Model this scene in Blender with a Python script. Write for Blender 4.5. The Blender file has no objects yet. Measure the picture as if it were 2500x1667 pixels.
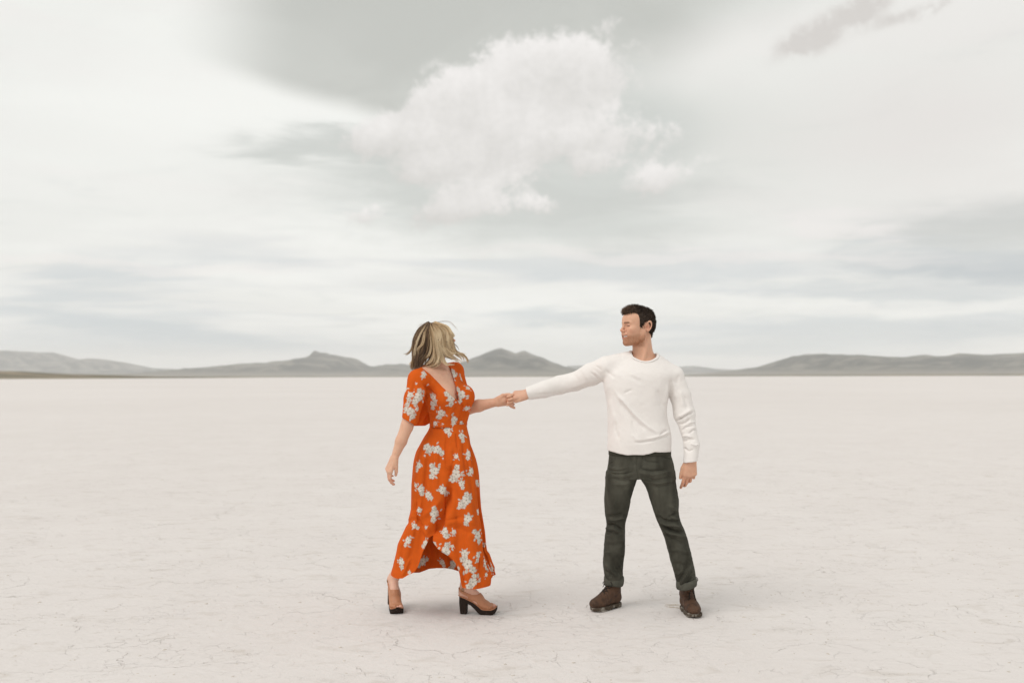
import bpy, math, random
import numpy as np
from mathutils import Vector, Matrix, Euler

SC = bpy.context.scene
COLL = SC.collection
rad = math.radians

# ------------------------------------------------------------------ camera
FPX = 2431.0                       # focal length in pixels of the 2500 x 1667 photograph (35 mm lens)
CAM_H = 1.38
cam_data = bpy.data.cameras.new("camera")
cam_data.lens = 35.0
cam_data.sensor_width = 36.0
cam_data.clip_start = 0.05
cam_data.clip_end = 60000.0
cam_data.dof.use_dof = True
cam_data.dof.focus_distance = 5.75
cam_data.dof.aperture_fstop = 2.2
cam = bpy.data.objects.new("camera", cam_data)
COLL.objects.link(cam)
cam.location = (0.0, 0.0, CAM_H)
CAM_R = Euler((rad(90.0 + 1.99), 0.0, 0.0)).to_matrix() @ Matrix.Rotation(rad(-0.12), 3, 'Z')
cam.rotation_euler = CAM_R.to_euler()
SC.camera = cam
CR = np.array(CAM_R)

# ------------------------------------------------------------------ colour management
SC.view_settings.view_transform = 'Standard'
SC.view_settings.look = 'None'
SC.view_settings.exposure = 0.0
SC.view_settings.gamma = 1.0
SC.view_settings.use_curve_mapping = False
SC.render.engine = 'CYCLES'
SC.cycles.use_denoising = True
SC.cycles.max_bounces = 5
SC.cycles.volume_bounces = 2
SC.cycles.transparent_max_bounces = 8

SUN_EL, SUN_AZ = rad(50.0), rad(228.0)     # azimuth clockwise from +Y (the view direction): behind the camera, to the left

# ------------------------------------------------------------------ sky
world = bpy.data.worlds.new("World")
SC.world = world
world.use_nodes = True
world.cycles.sampling_method = 'NONE'      # the sky has no small bright spot to aim at
WT = world.node_tree
for n in list(WT.nodes):
    WT.nodes.remove(n)


class NB:
    """small helper that writes node trees as expressions"""
    def __init__(self, tree):
        self.t = tree

    def new(self, kind, **kw):
        n = self.t.nodes.new(kind)
        for k, v in kw.items():
            setattr(n, k, v)
        return n

    def put(self, sock, v):
        if isinstance(v, bpy.types.NodeSocket):
            self.t.links.new(v, sock)
        elif v is not None:
            sock.default_value = v

    def m(self, op, a, b=None, c=None, clamp=False):
        n = self.new('ShaderNodeMath', operation=op, use_clamp=clamp)
        self.put(n.inputs[0], a)
        if b is not None:
            self.put(n.inputs[1], b)
        if c is not None:
            self.put(n.inputs[2], c)
        return n.outputs[0]

    def add(self, a, b): return self.m('ADD', a, b)
    def sub(self, a, b): return self.m('SUBTRACT', a, b)
    def mul(self, a, b): return self.m('MULTIPLY', a, b)

    def ss(self, v, lo, hi, a=0.0, b=1.0):
        n = self.new('ShaderNodeMapRange', interpolation_type='SMOOTHSTEP')
        self.put(n.inputs[0], v)
        self.put(n.inputs[1], lo); self.put(n.inputs[2], hi)
        self.put(n.inputs[3], a); self.put(n.inputs[4], b)
        return n.outputs[0]

    def noise(self, vec, scale, detail=4.0, rough=0.5, dist=0.0, dim='3D'):
        n = self.new('ShaderNodeTexNoise', noise_dimensions=dim)
        self.put(n.inputs['Vector'], vec)
        n.inputs['Scale'].default_value = scale
        n.inputs['Detail'].default_value = detail
        n.inputs['Roughness'].default_value = rough
        n.inputs['Distortion'].default_value = dist
        return n

    def mix(self, f, a, b):
        n = self.new('ShaderNodeMix', data_type='RGBA')
        self.put(n.inputs[0], f)
        self.put(n.inputs[6], a if not isinstance(a, tuple) else (*a, 1.0)[:4])
        self.put(n.inputs[7], b if not isinstance(b, tuple) else (*b, 1.0)[:4])
        return n.outputs[2]

    def comb(self, x, y, z=0.0):
        n = self.new('ShaderNodeCombineXYZ')
        self.put(n.inputs[0], x); self.put(n.inputs[1], y); self.put(n.inputs[2], z)
        return n.outputs[0]

    def vm(self, op, a, b=None, scale=None):
        n = self.new('ShaderNodeVectorMath', operation=op)
        self.put(n.inputs[0], a)
        if b is not None:
            self.put(n.inputs[1], b)
        if scale is not None:
            self.put(n.inputs['Scale'], scale)
        return n.outputs[1] if op in ('LENGTH', 'DISTANCE', 'DOT_PRODUCT') else n.outputs[0]

    def sep(self, v):
        n = self.new('ShaderNodeSeparateXYZ')
        self.put(n.inputs[0], v)
        return n.outputs


def s2l(r, g, b):
    return tuple(((c / 255.0) / 12.92 if c <= 10 else ((c / 255.0 + 0.055) / 1.055) ** 2.4) for c in (r, g, b))


def build_sky():
    b = NB(WT)
    out = b.new('ShaderNodeOutputWorld')
    bg = b.new('ShaderNodeBackground')
    sky = b.new('ShaderNodeTexSky', sky_type='NISHITA')
    sky.sun_disc = False
    sky.sun_elevation = SUN_EL
    sky.sun_rotation = SUN_AZ
    sky.altitude = 1200.0
    sky.dust_density = 2.0
    clear = b.vm('SCALE', sky.outputs[0], scale=0.10)          # the clear sky above the cloud
    d = b.new('ShaderNodeTexCoord').outputs['Generated']
    x, y, z = b.sep(d)
    zc = b.m('MAXIMUM', z, 0.0)
    az = b.m('ARCTAN2', x, y)
    el = b.m('ARCSINE', zc)
    # sky in degrees; one degree = 42.4 px of the photograph near its middle
    azd = b.mul(az, 180.0 / math.pi)
    eld = b.mul(el, 180.0 / math.pi)
    P = b.comb(azd, eld)
    # cloud sheet seen in perspective: long streaks towards the horizon
    inv = b.m('DIVIDE', 1.0, b.add(zc, 0.07))
    sheet = b.comb(b.mul(x, inv), b.mul(y, inv))
    n1 = b.noise(sheet, 0.62, 5.0, 0.52, 0.4, '2D').outputs[0]
    n2 = b.noise(b.vm('ADD', sheet, (7.3, 2.1, 4.0)), 1.7, 5.0, 0.55, 0.6, '2D').outputs[0]
    n3 = b.noise(b.vm('ADD', b.vm('MULTIPLY', P, (0.10, 0.75, 1.0)), (3.0, 9.0, 1.0)), 0.55, 4.0, 0.5, 0.3, '2D').outputs[0]
    warp = b.noise(P, 0.10, 3.0, 0.5, 0.0, '2D')
    Pw = b.vm('ADD', P, b.vm('SCALE', b.vm('SUBTRACT', warp.outputs[1], (0.5, 0.5, 0.5)), scale=3.2))
    bn = b.noise(P, 0.55, 6.0, 0.66, 0.1, '2D').outputs[0]           # billows of the cumulus

    def deg(px, py):
        dx = (px - 1250.0) / FPX
        dy = (918.0 - py) / FPX
        a = math.degrees(math.atan(dx))
        return a, math.degrees(math.atan(dy * math.cos(math.radians(a))))

    def blob(px, py, rx, ry, rot=0.0, src=None):
        a, e = deg(px, py)
        v = b.vm('SUBTRACT', src or P, (a, e, 0.0))
        if rot:
            n = b.new('ShaderNodeVectorRotate', rotation_type='Z_AXIS')
            b.put(n.inputs['Vector'], v)
            n.inputs['Angle'].default_value = rad(rot)
            v = n.outputs[0]
        v = b.vm('MULTIPLY', v, (42.4 / rx, 42.4 / ry, 0.0))
        q = b.vm('DOT_PRODUCT', v, v)
        return b.m('EXPONENT', b.mul(q, -1.0))

    def half(p0, p1, soft, src=None):
        """0..1 across the line p0-p1 (1 on its left hand side seen on the sky)"""
        a0, e0 = deg(*p0); a1, e1 = deg(*p1)
        dx, dy = a1 - a0, e1 - e0
        L = math.hypot(dx, dy)
        nx, ny = -dy / L, dx / L
        s = b.vm('DOT_PRODUCT', b.vm('SUBTRACT', src or P, (a0, e0, 0.0)), (nx, ny, 0.0))
        return b.ss(s, -soft / 42.4, soft / 42.4)

    # --- thin high overcast, everywhere
    WHITE = s2l(246, 247, 243); PALE = s2l(236, 237, 233); GREY = s2l(200, 203, 199); BLUE = s2l(188, 200, 206)
    PINK = s2l(238, 233, 231)
    t = b.ss(n1, 0.30, 0.70)
    col = b.mix(t, PALE, s2l(245, 246, 242))
    col = b.mix(b.mul(b.ss(n2, 0.50, 0.78), 0.28), col, s2l(212, 215, 211))
    col = b.mix(b.mul(b.ss(n3, 0.42, 0.66), 0.30), col, PINK)
    # band of thinner cloud over the horizon lets the clear sky through in streaks
    low = b.mul(b.ss(eld, 0.3, 2.0), b.ss(eld, 10.0, 4.5))
    lowm = b.mul(b.mul(b.ss(n3, 0.46, 0.70), low), 0.60)
    col = b.mix(lowm, col, BLUE)
    thin = b.mul(b.ss(n2, 0.62, 0.80), 0.10)
    col = b.mix(thin, col, clear)
    # --- brighter and darker fields of the sheet
    col = b.mix(b.mul(blob(620, 250, 520, 190, -14, Pw), 0.85), col, WHITE)
    col = b.mix(b.mul(blob(840, 320, 130, 36), 0.85), col, s2l(251, 252, 249))
    col = b.mix(b.mul(blob(1950, 360, 520, 150, 0, Pw), 0.40), col, s2l(222, 221, 217))
    col = b.mix(b.mul(blob(1700, 330, 300, 130, 10, Pw), 0.55), col, s2l(217, 219, 214))
    col = b.mix(b.mul(blob(2330, 330, 300, 220, 0, Pw), 0.55), col, s2l(226, 221, 218))
    # the great grey sheet at the top, with a crisp lower edge
    s1 = half((400, 110), (985, 296), 32, b.vm('ADD', P, b.vm('SCALE', b.vm('SUBTRACT', warp.outputs[1], (0.5, 0.5, 0.5)), scale=0.9)))
    s2 = half((1010, 360), (1830, 0), 110, Pw)
    s3 = b.ss(azd, deg(370, 0)[0], deg(740, 0)[0])
    top = b.mul(b.mul(s1, s2), s3)
    col = b.mix(b.mul(top, 0.97), col, b.mix(b.ss(n2, 0.3, 0.7), s2l(193, 195, 190), s2l(200, 202, 197)))
    # the grey lens under the cumulus
    st0 = b.noise(b.vm('MULTIPLY', P, (0.22, 1.0, 1.0)), 0.8, 5.0, 0.6, 0.2, '2D').outputs[1]
    edge0 = b.vm('ADD', Pw, b.vm('MULTIPLY', b.vm('SUBTRACT', st0, (0.5, 0.5, 0.5)), (8.0, 2.2, 0.0)))
    lens = b.m('MAXIMUM', b.m('MAXIMUM', blob(1240, 480, 500, 130, 3, edge0), blob(940, 385, 330, 50, 0, edge0)), blob(1450, 330, 270, 150, 0, Pw))
    col = b.mix(b.mul(b.ss(lens, 0.05, 0.80), 0.88), col, b.mix(b.ss(n2, 0.3, 0.7), s2l(197, 201, 197), s2l(206, 210, 206)))
    # blue grey bands low on the right and the left
    st = b.noise(b.vm('MULTIPLY', P, (0.16, 1.0, 1.0)), 1.1, 4.0, 0.6, 0.2, '2D').outputs[1]
    edge = b.vm('ADD', b.vm('ADD', P, b.vm('SCALE', b.vm('SUBTRACT', warp.outputs[1], (0.5, 0.5, 0.5)), scale=1.4)), b.vm('MULTIPLY', b.vm('SUBTRACT', st, (0.5, 0.5, 0.5)), (9.0, 1.5, 0.0)))
    col = b.mix(b.mul(b.ss(blob(2480, 560, 330, 56, 0, edge), 0.02, 0.98), 0.72), col, s2l(190, 194, 192))
    col = b.mix(b.mul(b.ss(blob(2420, 655, 420, 44, 4, edge), 0.02, 0.98), 0.80), col, s2l(180, 189, 194))
    col = b.mix(b.mul(b.ss(blob(2150, 712, 430, 20, 3, edge), 0.02, 0.98), 0.55), col, s2l(190, 199, 203))
    col = b.mix(b.mul(b.ss(blob(2250, 800, 700, 34, 0, edge), 0.02, 0.98), 0.60), col, s2l(194, 204, 209))
    col = b.mix(b.mul(b.ss(blob(1900, 850, 420, 26, 0, edge), 0.02, 0.98), 0.60), col, s2l(198, 209, 213))
    col = b.mix(b.mul(b.ss(blob(390, 805, 290, 24, 4, edge), 0.02, 0.98), 0.70), col, s2l(194, 204, 209))
    col = b.mix(b.mul(b.ss(blob(1330, 775, 190, 20, 3, edge), 0.02, 0.98), 0.62), col, s2l(196, 206, 210))
    col = b.mix(b.mul(b.ss(blob(1750, 628, 700, 18, 3, edge), 0.2, 0.9), 0.50), col, s2l(240, 236, 233))
    col = b.mix(b.mul(b.ss(blob(2050, 565, 170, 30, 12, edge), 0.2, 0.9), 0.60), col, s2l(240, 236, 234))
    col = b.mix(b.mul(b.ss(blob(300, 645, 520, 14, 0, edge), 0.2, 0.9), 0.40), col, s2l(243, 239, 236))
    # --- cumulus in front of the sheet
    puffs = [(1395, 150, 118, 66, 0, 1.0), (1290, 160, 90, 62, 0, 0.9), (1160, 215, 110, 66, 20, 1.0), (1070, 250, 85, 55, 25, 0.8),
             (1230, 280, 230, 72, 8, 1.0), (960, 315, 110, 38, 18, 0.8), (1470, 190, 90, 50, 25, 0.5), (1120, 345, 210, 55, 0, 0.9), (1420, 330, 220, 52, 0, 0.75),
             (1050, 405, 105, 40, 14, 0.9), (1200, 395, 110, 50, 0, 0.5), (1150, 470, 115, 48, 22, 0.9), (1100, 515, 95, 26, 10, 0.7),
             (1440, 398, 80, 32, 8, 0.78), (1610, 435, 100, 42, 20, 0.80), (1300, 500, 80, 26, 0, 0.62), (890, 528, 46, 25, 10, 0.70),
             (1180, 622, 60, 16, 20, 0.3), (1500, 45, 40, 22, 30, 0.4)]
    den = None
    low_ = None
    for (px, py, rx, ry, rot, am) in puffs:
        g = b.mul(blob(px, py, rx, ry, -rot), am)
        den = g if den is None else b.add(den, g)
        a, e = deg(px, py)
        h = b.mul(g, b.ss(eld, e - ry / 30.0, e + ry / 42.4))
        low_ = h if low_ is None else b.add(low_, h)
    bn_f = b.noise(P, 2.3, 4.0, 0.6, 0.3, '2D').outputs[0]
    dn = b.add(den, b.add(b.mul(b.sub(bn, 0.5), 1.55), b.mul(b.sub(bn_f, 0.5), 0.40)))
    mask = b.mul(b.ss(dn, 0.18, 0.78), b.ss(den, 0.04, 0.22))
    shade = b.m('DIVIDE', low_, b.add(den, 0.05), clamp=True)
    shade = b.m('ADD', shade, b.add(b.mul(b.sub(bn, 0.5), 0.9), b.mul(b.sub(bn_f, 0.5), 0.25)), clamp=True)
    cum = b.mix(shade, s2l(208, 206, 202), s2l(246, 243, 241))
    col = b.mix(b.mul(mask, 0.90), col, cum)
    # --- small darker scud high on the right
    sc_ = None
    for (px, py, rx, ry, rot) in [(2010, 75, 105, 36, 22), (2110, 25, 80, 34, 24), (1960, 105, 40, 26, 0), (2240, 25, 75, 14, 14), (2300, 8, 50, 14, 30)]:
        g = blob(px, py, rx, ry, -rot)
        sc_ = g if sc_ is None else b.add(sc_, g)
    col = b.mix(b.mul(b.ss(b.mul(sc_, b.add(0.75, b.mul(b.sub(bn, 0.5), 2.6))), 0.05, 1.0), 0.85), col, s2l(209, 205, 201))
    b.put(bg.inputs[0], col)
    bg.inputs[1].default_value = 1.0
    b.put(out.inputs[0], bg.outputs[0])


build_sky()

sun_data = bpy.data.lights.new("sun", 'SUN')
sun_data.energy = 1.35
sun_data.angle = rad(34.0)
sun_data.color = (1.0, 0.965, 0.92)
sun = bpy.data.objects.new("sun", sun_data)
COLL.objects.link(sun)
_sd = Vector((math.sin(SUN_AZ) * math.cos(SUN_EL), math.cos(SUN_AZ) * math.cos(SUN_EL), math.sin(SUN_EL)))
sun.rotation_euler = _sd.to_track_quat('Z', 'Y').to_euler()
sun.location = (-6, -8, 20)

# ------------------------------------------------------------------ pixel <-> place
def W(px, py, Y):
    """the point at depth Y (metres along the view) seen at pixel (px, py) of the photograph"""
    d = CR @ np.array([(px - 1250.0) / FPX, -(py - 833.5) / FPX, -1.0])
    return np.array([0.0, 0.0, CAM_H]) + d * (Y / d[1])


def G(px, py, z=0.0):
    """the point of the ground seen at a pixel"""
    d = CR @ np.array([(px - 1250.0) / FPX, -(py - 833.5) / FPX, -1.0])
    return np.array([0.0, 0.0, CAM_H]) + d * ((z - CAM_H) / d[2])


def proj(co):
    """world points -> pixels of the photograph"""
    v = (co - np.array([0.0, 0.0, CAM_H])) @ CR
    return 1250.0 + FPX * v[:, 0] / -v[:, 2], 833.5 - FPX * v[:, 1] / -v[:, 2]


# ------------------------------------------------------------------ noise
def vnoise(p, seed=0):
    p = np.asarray(p, float)
    i = np.floor(p).astype(np.int64)
    f = p - i
    u = f * f * f * (f * (f * 6 - 15) + 10)

    def h(ix, iy, iz):
        n = (ix * 374761393 + iy * 668265263 + iz * 2147483647 + seed * 1274126177) & 0xFFFFFFFF
        n = ((n ^ (n >> 13)) * 1274126177) & 0xFFFFFFFF
        n = ((n ^ (n >> 16)) * 2246822519) & 0xFFFFFFFF
        return ((n ^ (n >> 15)) & 0xFFFFFF) / float(0xFFFFFF)
    r = 0.0
    for dx in (0, 1):
        wx = u[:, 0] if dx else 1 - u[:, 0]
        for dy in (0, 1):
            wy = u[:, 1] if dy else 1 - u[:, 1]
            for dz in (0, 1):
                wz = u[:, 2] if dz else 1 - u[:, 2]
                r = r + wx * wy * wz * h(i[:, 0] + dx, i[:, 1] + dy, i[:, 2] + dz)
    return r


def fbm(p, octaves=4, seed=0, gain=0.5):
    a, s, t = 1.0, 0.0, 0.0
    p = np.asarray(p, float)
    for k in range(octaves):
        s = s + a * vnoise(p * 2 ** k, seed + k * 17)
        t += a
        a *= gain
    return s / t


# ------------------------------------------------------------------ objects
def mesh_from(name, verts, faces, smooth=True):
    me = bpy.data.meshes.new(name)
    if isinstance(faces, np.ndarray):
        nf, k = faces.shape
        me.vertices.add(len(verts))
        me.vertices.foreach_set('co', np.asarray(verts, np.float32).ravel())
        me.loops.add(nf * k)
        me.loops.foreach_set('vertex_index', faces.astype(np.int32).ravel())
        me.polygons.add(nf)
        me.polygons.foreach_set('loop_start', np.arange(0, nf * k, k, dtype=np.int32))
        try:
            me.polygons.foreach_set('loop_total', np.full(nf, k, np.int32))
        except Exception:
            pass
        me.update(calc_edges=True)
        me.validate()
    else:
        me.from_pydata([tuple(map(float, v)) for v in verts], [], faces)
        me.update()
    if smooth:
        me.polygons.foreach_set('use_smooth', np.ones(len(me.polygons), bool))
    return me


def link(name, me, mat=None, parent=None):
    o = bpy.data.objects.new(name, me)
    COLL.objects.link(o)
    if mat is not None:
        me.materials.append(mat)
    if parent is not None:
        o.parent = parent
        o.matrix_parent_inverse = parent.matrix_world.inverted()
    return o


def set_col(me, col):
    a = me.color_attributes.new('Col', 'FLOAT_COLOR', 'POINT')
    c = np.ones((len(me.vertices), 4), np.float32)
    c[:, :3] = col
    a.data.foreach_set('color', c.ravel())


def grid_faces(n, m, wrap=False):
    i = np.arange(n - 1)[:, None]
    j = np.arange(m if wrap else m - 1)[None, :]
    j2 = (j + 1) % m
    return np.stack([i * m + j, i * m + j2, (i + 1) * m + j2, (i + 1) * m + j], -1).reshape(-1, 4)


def material(name):
    m = bpy.data.materials.new(name)
    m.use_nodes = True
    b = NB(m.node_tree)
    return m, b, m.node_tree.nodes['Principled BSDF']


# ------------------------------------------------------------------ ground: a dry lake bed
def ground_material():
    m, b, bsdf = material('cracked_playa')
    co = b.new('ShaderNodeTexCoord').outputs['Object']
    big = b.noise(co, 0.035, 4.0, 0.55).outputs[0]
    mid = b.noise(co, 0.8, 5.0, 0.6).outputs[0]
    fine = b.noise(co, 22.0, 5.0, 0.65).outputs[0]
    grit = b.noise(co, 95.0, 3.0, 0.7).outputs[0]
    streak = b.noise(b.vm('MULTIPLY', co, (1.0, 1.6, 1.0)), 4.2, 6.0, 0.62, 0.8).outputs[0]
    # cracks: edges of two sizes of mud plates, warped, and broken up where silt has filled them
    wv = b.noise(co, 3.2, 4.0, 0.6).outputs[1]
    cw = b.vm('ADD', co, b.vm('SCALE', b.vm('SUBTRACT', wv, (0.5, 0.5, 0.5)), scale=0.30))
    wv2 = b.noise(co, 17.0, 3.0, 0.6).outputs[1]
    cw = b.vm('ADD', cw, b.vm('SCALE', b.vm('SUBTRACT', wv2, (0.5, 0.5, 0.5)), scale=0.055))

    def crack(scale, width, seed):
        v = b.new('ShaderNodeTexVoronoi', feature='DISTANCE_TO_EDGE', voronoi_dimensions='2D')
        b.put(v.inputs['Vector'], b.vm('ADD', cw, (seed, seed * 1.7, 0.0)))
        v.inputs['Scale'].default_value = scale
        v.inputs['Randomness'].default_value = 1.0
        return b.ss(v.outputs[0], width * scale, 0.0), b.ss(v.outputs[0], width * 5.0 * scale, 0.0)
    c1, e1 = crack(2.1, 0.0050, 0.0)
    c2, e2 = crack(5.2, 0.0034, 3.7)
    k1 = b.ss(b.noise(co, 1.3, 4.0, 0.6).outputs[0], 0.46, 0.66)
    k2 = b.ss(b.noise(b.vm('ADD', co, (9.0, 4.0, 0.0)), 2.1, 4.0, 0.6).outputs[0], 0.50, 0.68)
    k3 = b.ss(b.noise(b.vm('ADD', co, (2.0, 14.0, 0.0)), 9.0, 3.0, 0.6).outputs[0], 0.36, 0.64)
    c3, e3 = crack(11.5, 0.0026, 8.3)
    c3 = b.mul(b.mul(c3, b.ss(b.noise(b.vm('ADD', co, (21.0, 7.0, 0.0)), 1.7, 3.0, 0.6).outputs[0], 0.48, 0.64)), k3)
    c1 = b.mul(b.mul(c1, k1), k3)
    c2 = b.mul(b.mul(c2, k2), k3)
    cr = b.m('MAXIMUM', b.m('MAXIMUM', c1, b.mul(c2, 0.75)), b.mul(c3, 0.55))
    base = b.mix(b.ss(big, 0.3, 0.7), (0.676, 0.632, 0.610), (0.716, 0.674, 0.654))
    base = b.mix(b.mul(b.ss(mid, 0.35, 0.75), 0.40), base, (0.745, 0.708, 0.688))
    base = b.mix(b.mul(b.ss(streak, 0.52, 0.74), 0.55), base, (0.545, 0.495, 0.450))
    base = b.mix(b.mul(b.ss(fine, 0.56, 0.80), 0.40), base, (0.490, 0.450, 0.400))
    base = b.mix(b.mul(b.ss(grit, 0.62, 0.82), 0.30), base, (0.350, 0.310, 0.260))
    # a few tan specks and stained patches of crushed crust
    sp = b.ss(b.noise(b.vm('ADD', co, (5.0, 1.0, 0.0)), 7.0, 4.0, 0.7).outputs[0], 0.695, 0.76)
    base = b.mix(b.mul(sp, 0.65), base, (0.300, 0.250, 0.185))
    base = b.mix(b.mul(cr, 0.46), base, (0.320, 0.265, 0.195))
    b.put(bsdf.inputs['Base Color'], base)
    bsdf.inputs['Roughness'].default_value = 0.92
    bsdf.inputs['Specular IOR Level'].default_value = 0.15
    h = b.add(b.mul(fine, 0.5), b.mul(streak, 1.1))
    h = b.add(h, b.mul(grit, 0.15))
    h = b.sub(h, b.mul(cr, 1.5))
    h = b.add(h, b.mul(b.mul(e1, k1), 0.22))
    bp = b.new('ShaderNodeBump')
    bp.inputs['Strength'].default_value = 0.60
    bp.inputs['Distance'].default_value = 0.014
    b.put(bp.inputs['Height'], h)
    b.put(bsdf.inputs['Normal'], bp.outputs[0])
    return m


def build_ground():
    # one sheet: fine rings near the camera, out to beyond the hills
    S = 15000.0
    xs = np.array([-S, -3000, -600, -120, -30, -12, -6, -3, 0, 3, 6, 12, 30, 120, 600, 3000, S])
    ys = np.array([-S, -3000, -600, -120, -30, -12, -4, 0, 3, 6, 9, 14, 30, 120, 600, 3000, S])
    X, Yg = np.meshgrid(xs, ys, indexing='ij')
    v = np.stack([X, Yg, np.zeros_like(X)], -1).reshape(-1, 3)
    f = grid_faces(len(xs), len(ys))[:, ::-1]
    me = mesh_from('ground', v, f)
    o = link('ground', me, ground_material())
    o['kind'] = 'structure'
    return o


build_ground()


# ------------------------------------------------------------------ far hills
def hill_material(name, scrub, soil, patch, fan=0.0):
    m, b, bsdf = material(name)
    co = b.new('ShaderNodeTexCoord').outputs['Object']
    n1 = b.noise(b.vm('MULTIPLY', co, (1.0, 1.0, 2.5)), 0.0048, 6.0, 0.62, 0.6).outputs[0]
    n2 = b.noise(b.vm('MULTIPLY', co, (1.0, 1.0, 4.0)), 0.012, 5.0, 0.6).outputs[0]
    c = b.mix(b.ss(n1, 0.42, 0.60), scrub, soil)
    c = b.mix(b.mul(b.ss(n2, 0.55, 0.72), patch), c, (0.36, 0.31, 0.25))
    if fan:                                     # pale gravel fans at the foot of the slopes
        z = b.add(b.sep(co)[2], b.mul(b.sub(n1, 0.5), 90.0))
        c = b.mix(b.mul(b.ss(z, fan, fan * 0.15), 0.6), c, (0.30, 0.27, 0.23))
    b.put(bsdf.inputs['Base Color'], c)
    bsdf.inputs['Roughness'].default_value = 0.95
    bsdf.inputs['Specular IOR Level'].default_value = 0.1
    return m


def hill_range(name, prof, R, depth, mat, seed, rough=0.22, ridge_noise=1.0, step=3.0, base_py=None):
    """terrain whose skyline follows the traced profile at distance R; the slope runs down to the lake bed in front"""
    prof = np.array(prof, float)
    pxs = np.arange(prof[0, 0], prof[-1, 0] + 0.1, step)
    pys = np.interp(pxs, prof[:, 0], prof[:, 1])
    jag = np.stack([pxs / 34.0, np.zeros_like(pxs), np.full_like(pxs, seed * 1.7)], -1)
    pys = pys + (fbm(jag, 4, seed + 2, 0.6) - 0.5) * np.clip((918 - pys) * 0.16, 0, 7.0) * ridge_noise
    k = np.ones(3) / 3.0
    pys = np.convolve(np.pad(pys, 1, 'edge'), k, 'valid')
    ts = np.concatenate([np.linspace(-1, 0, 22), np.linspace(0.08, 1, 9)])
    top = np.array([W(a, c, R) for a, c in zip(pxs, pys)])
    H = np.maximum(top[:, 2], 0.0)
    u = np.linspace(0, 1, len(pxs))
    V = np.zeros((len(ts), len(pxs), 3))
    for i, t in enumerate(ts):
        y = R + t * depth
        x = top[:, 0] * (1.0 + 0.0 * t)
        if t <= 0:
            s = (1 + t)
            s = 0.35 * s + 0.65 * s * s * (3 - 2 * s) * s ** 0.4
        else:
            s = (1 - t) ** 1.3
        q = np.stack([x / 420.0, np.full_like(x, y / 700.0), np.full_like(x, seed * 3.1)], -1)
        q2 = np.stack([x / 160.0, np.full_like(x, y / 520.0), np.full_like(x, seed * 5.3)], -1)
        n = (1 - np.abs(2 * fbm(q, 4, seed) - 1)) - 0.62 + 0.5 * (fbm(q2, 4, seed + 5) - 0.5)
        w = math.sin(math.pi * min(1.0, max(0.0, 1 + t))) if t <= 0 else 0.0
        V[i, :, 0] = x
        V[i, :, 1] = y
        V[i, :, 2] = H * (s + rough * 3.2 * w * n) - (0.5 if i in (0, len(ts) - 1) else 0.0)
    V[:, :, 2] = np.maximum(V[:, :, 2], -0.5)
    me = mesh_from(name, V.reshape(-1, 3), grid_faces(len(ts), len(pxs)))
    o = link(name, me, mat)
    o['kind'] = 'structure'
    return o


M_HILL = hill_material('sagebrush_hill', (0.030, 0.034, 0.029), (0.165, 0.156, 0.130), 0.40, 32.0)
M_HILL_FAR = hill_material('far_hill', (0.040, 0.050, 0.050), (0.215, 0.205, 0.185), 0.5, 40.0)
M_SHORE = hill_material('shore_scrub', (0.120, 0.105, 0.065), (0.300, 0.240, 0.165), 0.4)

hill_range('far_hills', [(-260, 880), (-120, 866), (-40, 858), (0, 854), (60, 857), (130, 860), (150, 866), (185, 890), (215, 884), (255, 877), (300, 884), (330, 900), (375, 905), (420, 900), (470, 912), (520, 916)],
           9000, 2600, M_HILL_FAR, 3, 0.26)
hill_range('hills', [(380, 918), (430, 904), (480, 902), (560, 895), (640, 889), (690, 886), (740, 882), (775, 877), (795, 861), (812, 870), (850, 871), (870, 876), (900, 893), (940, 896), (975, 888), (1010, 892), (1060, 900), (1120, 912), (1160, 917)],
           6500, 1900, M_HILL, 8, 0.26)
hill_range('hills', [(980, 916), (1050, 903), (1105, 890), (1150, 875), (1190, 860), (1222, 849), (1242, 857), (1258, 864), (1280, 855), (1302, 864), (1330, 880), (1370, 896), (1420, 907), (1480, 914), (1540, 917)],
           5600, 1700, M_HILL, 14, 0.22)
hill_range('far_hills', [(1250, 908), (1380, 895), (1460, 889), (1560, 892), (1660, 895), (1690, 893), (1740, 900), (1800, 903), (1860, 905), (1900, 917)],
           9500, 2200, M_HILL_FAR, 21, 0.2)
hill_range('hills', [(1690, 917), (1750, 908), (1800, 903), (1840, 897), (1870, 895), (1900, 882), (1935, 868), (1990, 865), (2040, 868), (2120, 870), (2200, 871), (2260, 867), (2290, 870), (2340, 864), (2420, 866), (2500, 867), (2600, 862), (2760, 870)],
           5000, 1500, M_HILL, 27, 0.2)
hill_range('shore_bank', [(-420, 904), (-200, 905), (0, 905), (60, 907), (140, 913), (230, 914), (330, 919), (430, 920), (520, 922)],
           1150, 420, M_SHORE, 33, 0.22)
hill_range('shore_bank', [(-300, 916), (0, 918), (200, 918.5), (420, 919), (700, 918.5), (950, 918.5), (1250, 917.2), (1500, 916.8), (2000, 914.5), (2700, 912)],
           2300, 300, M_SHORE, 35, 0.1)


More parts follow.
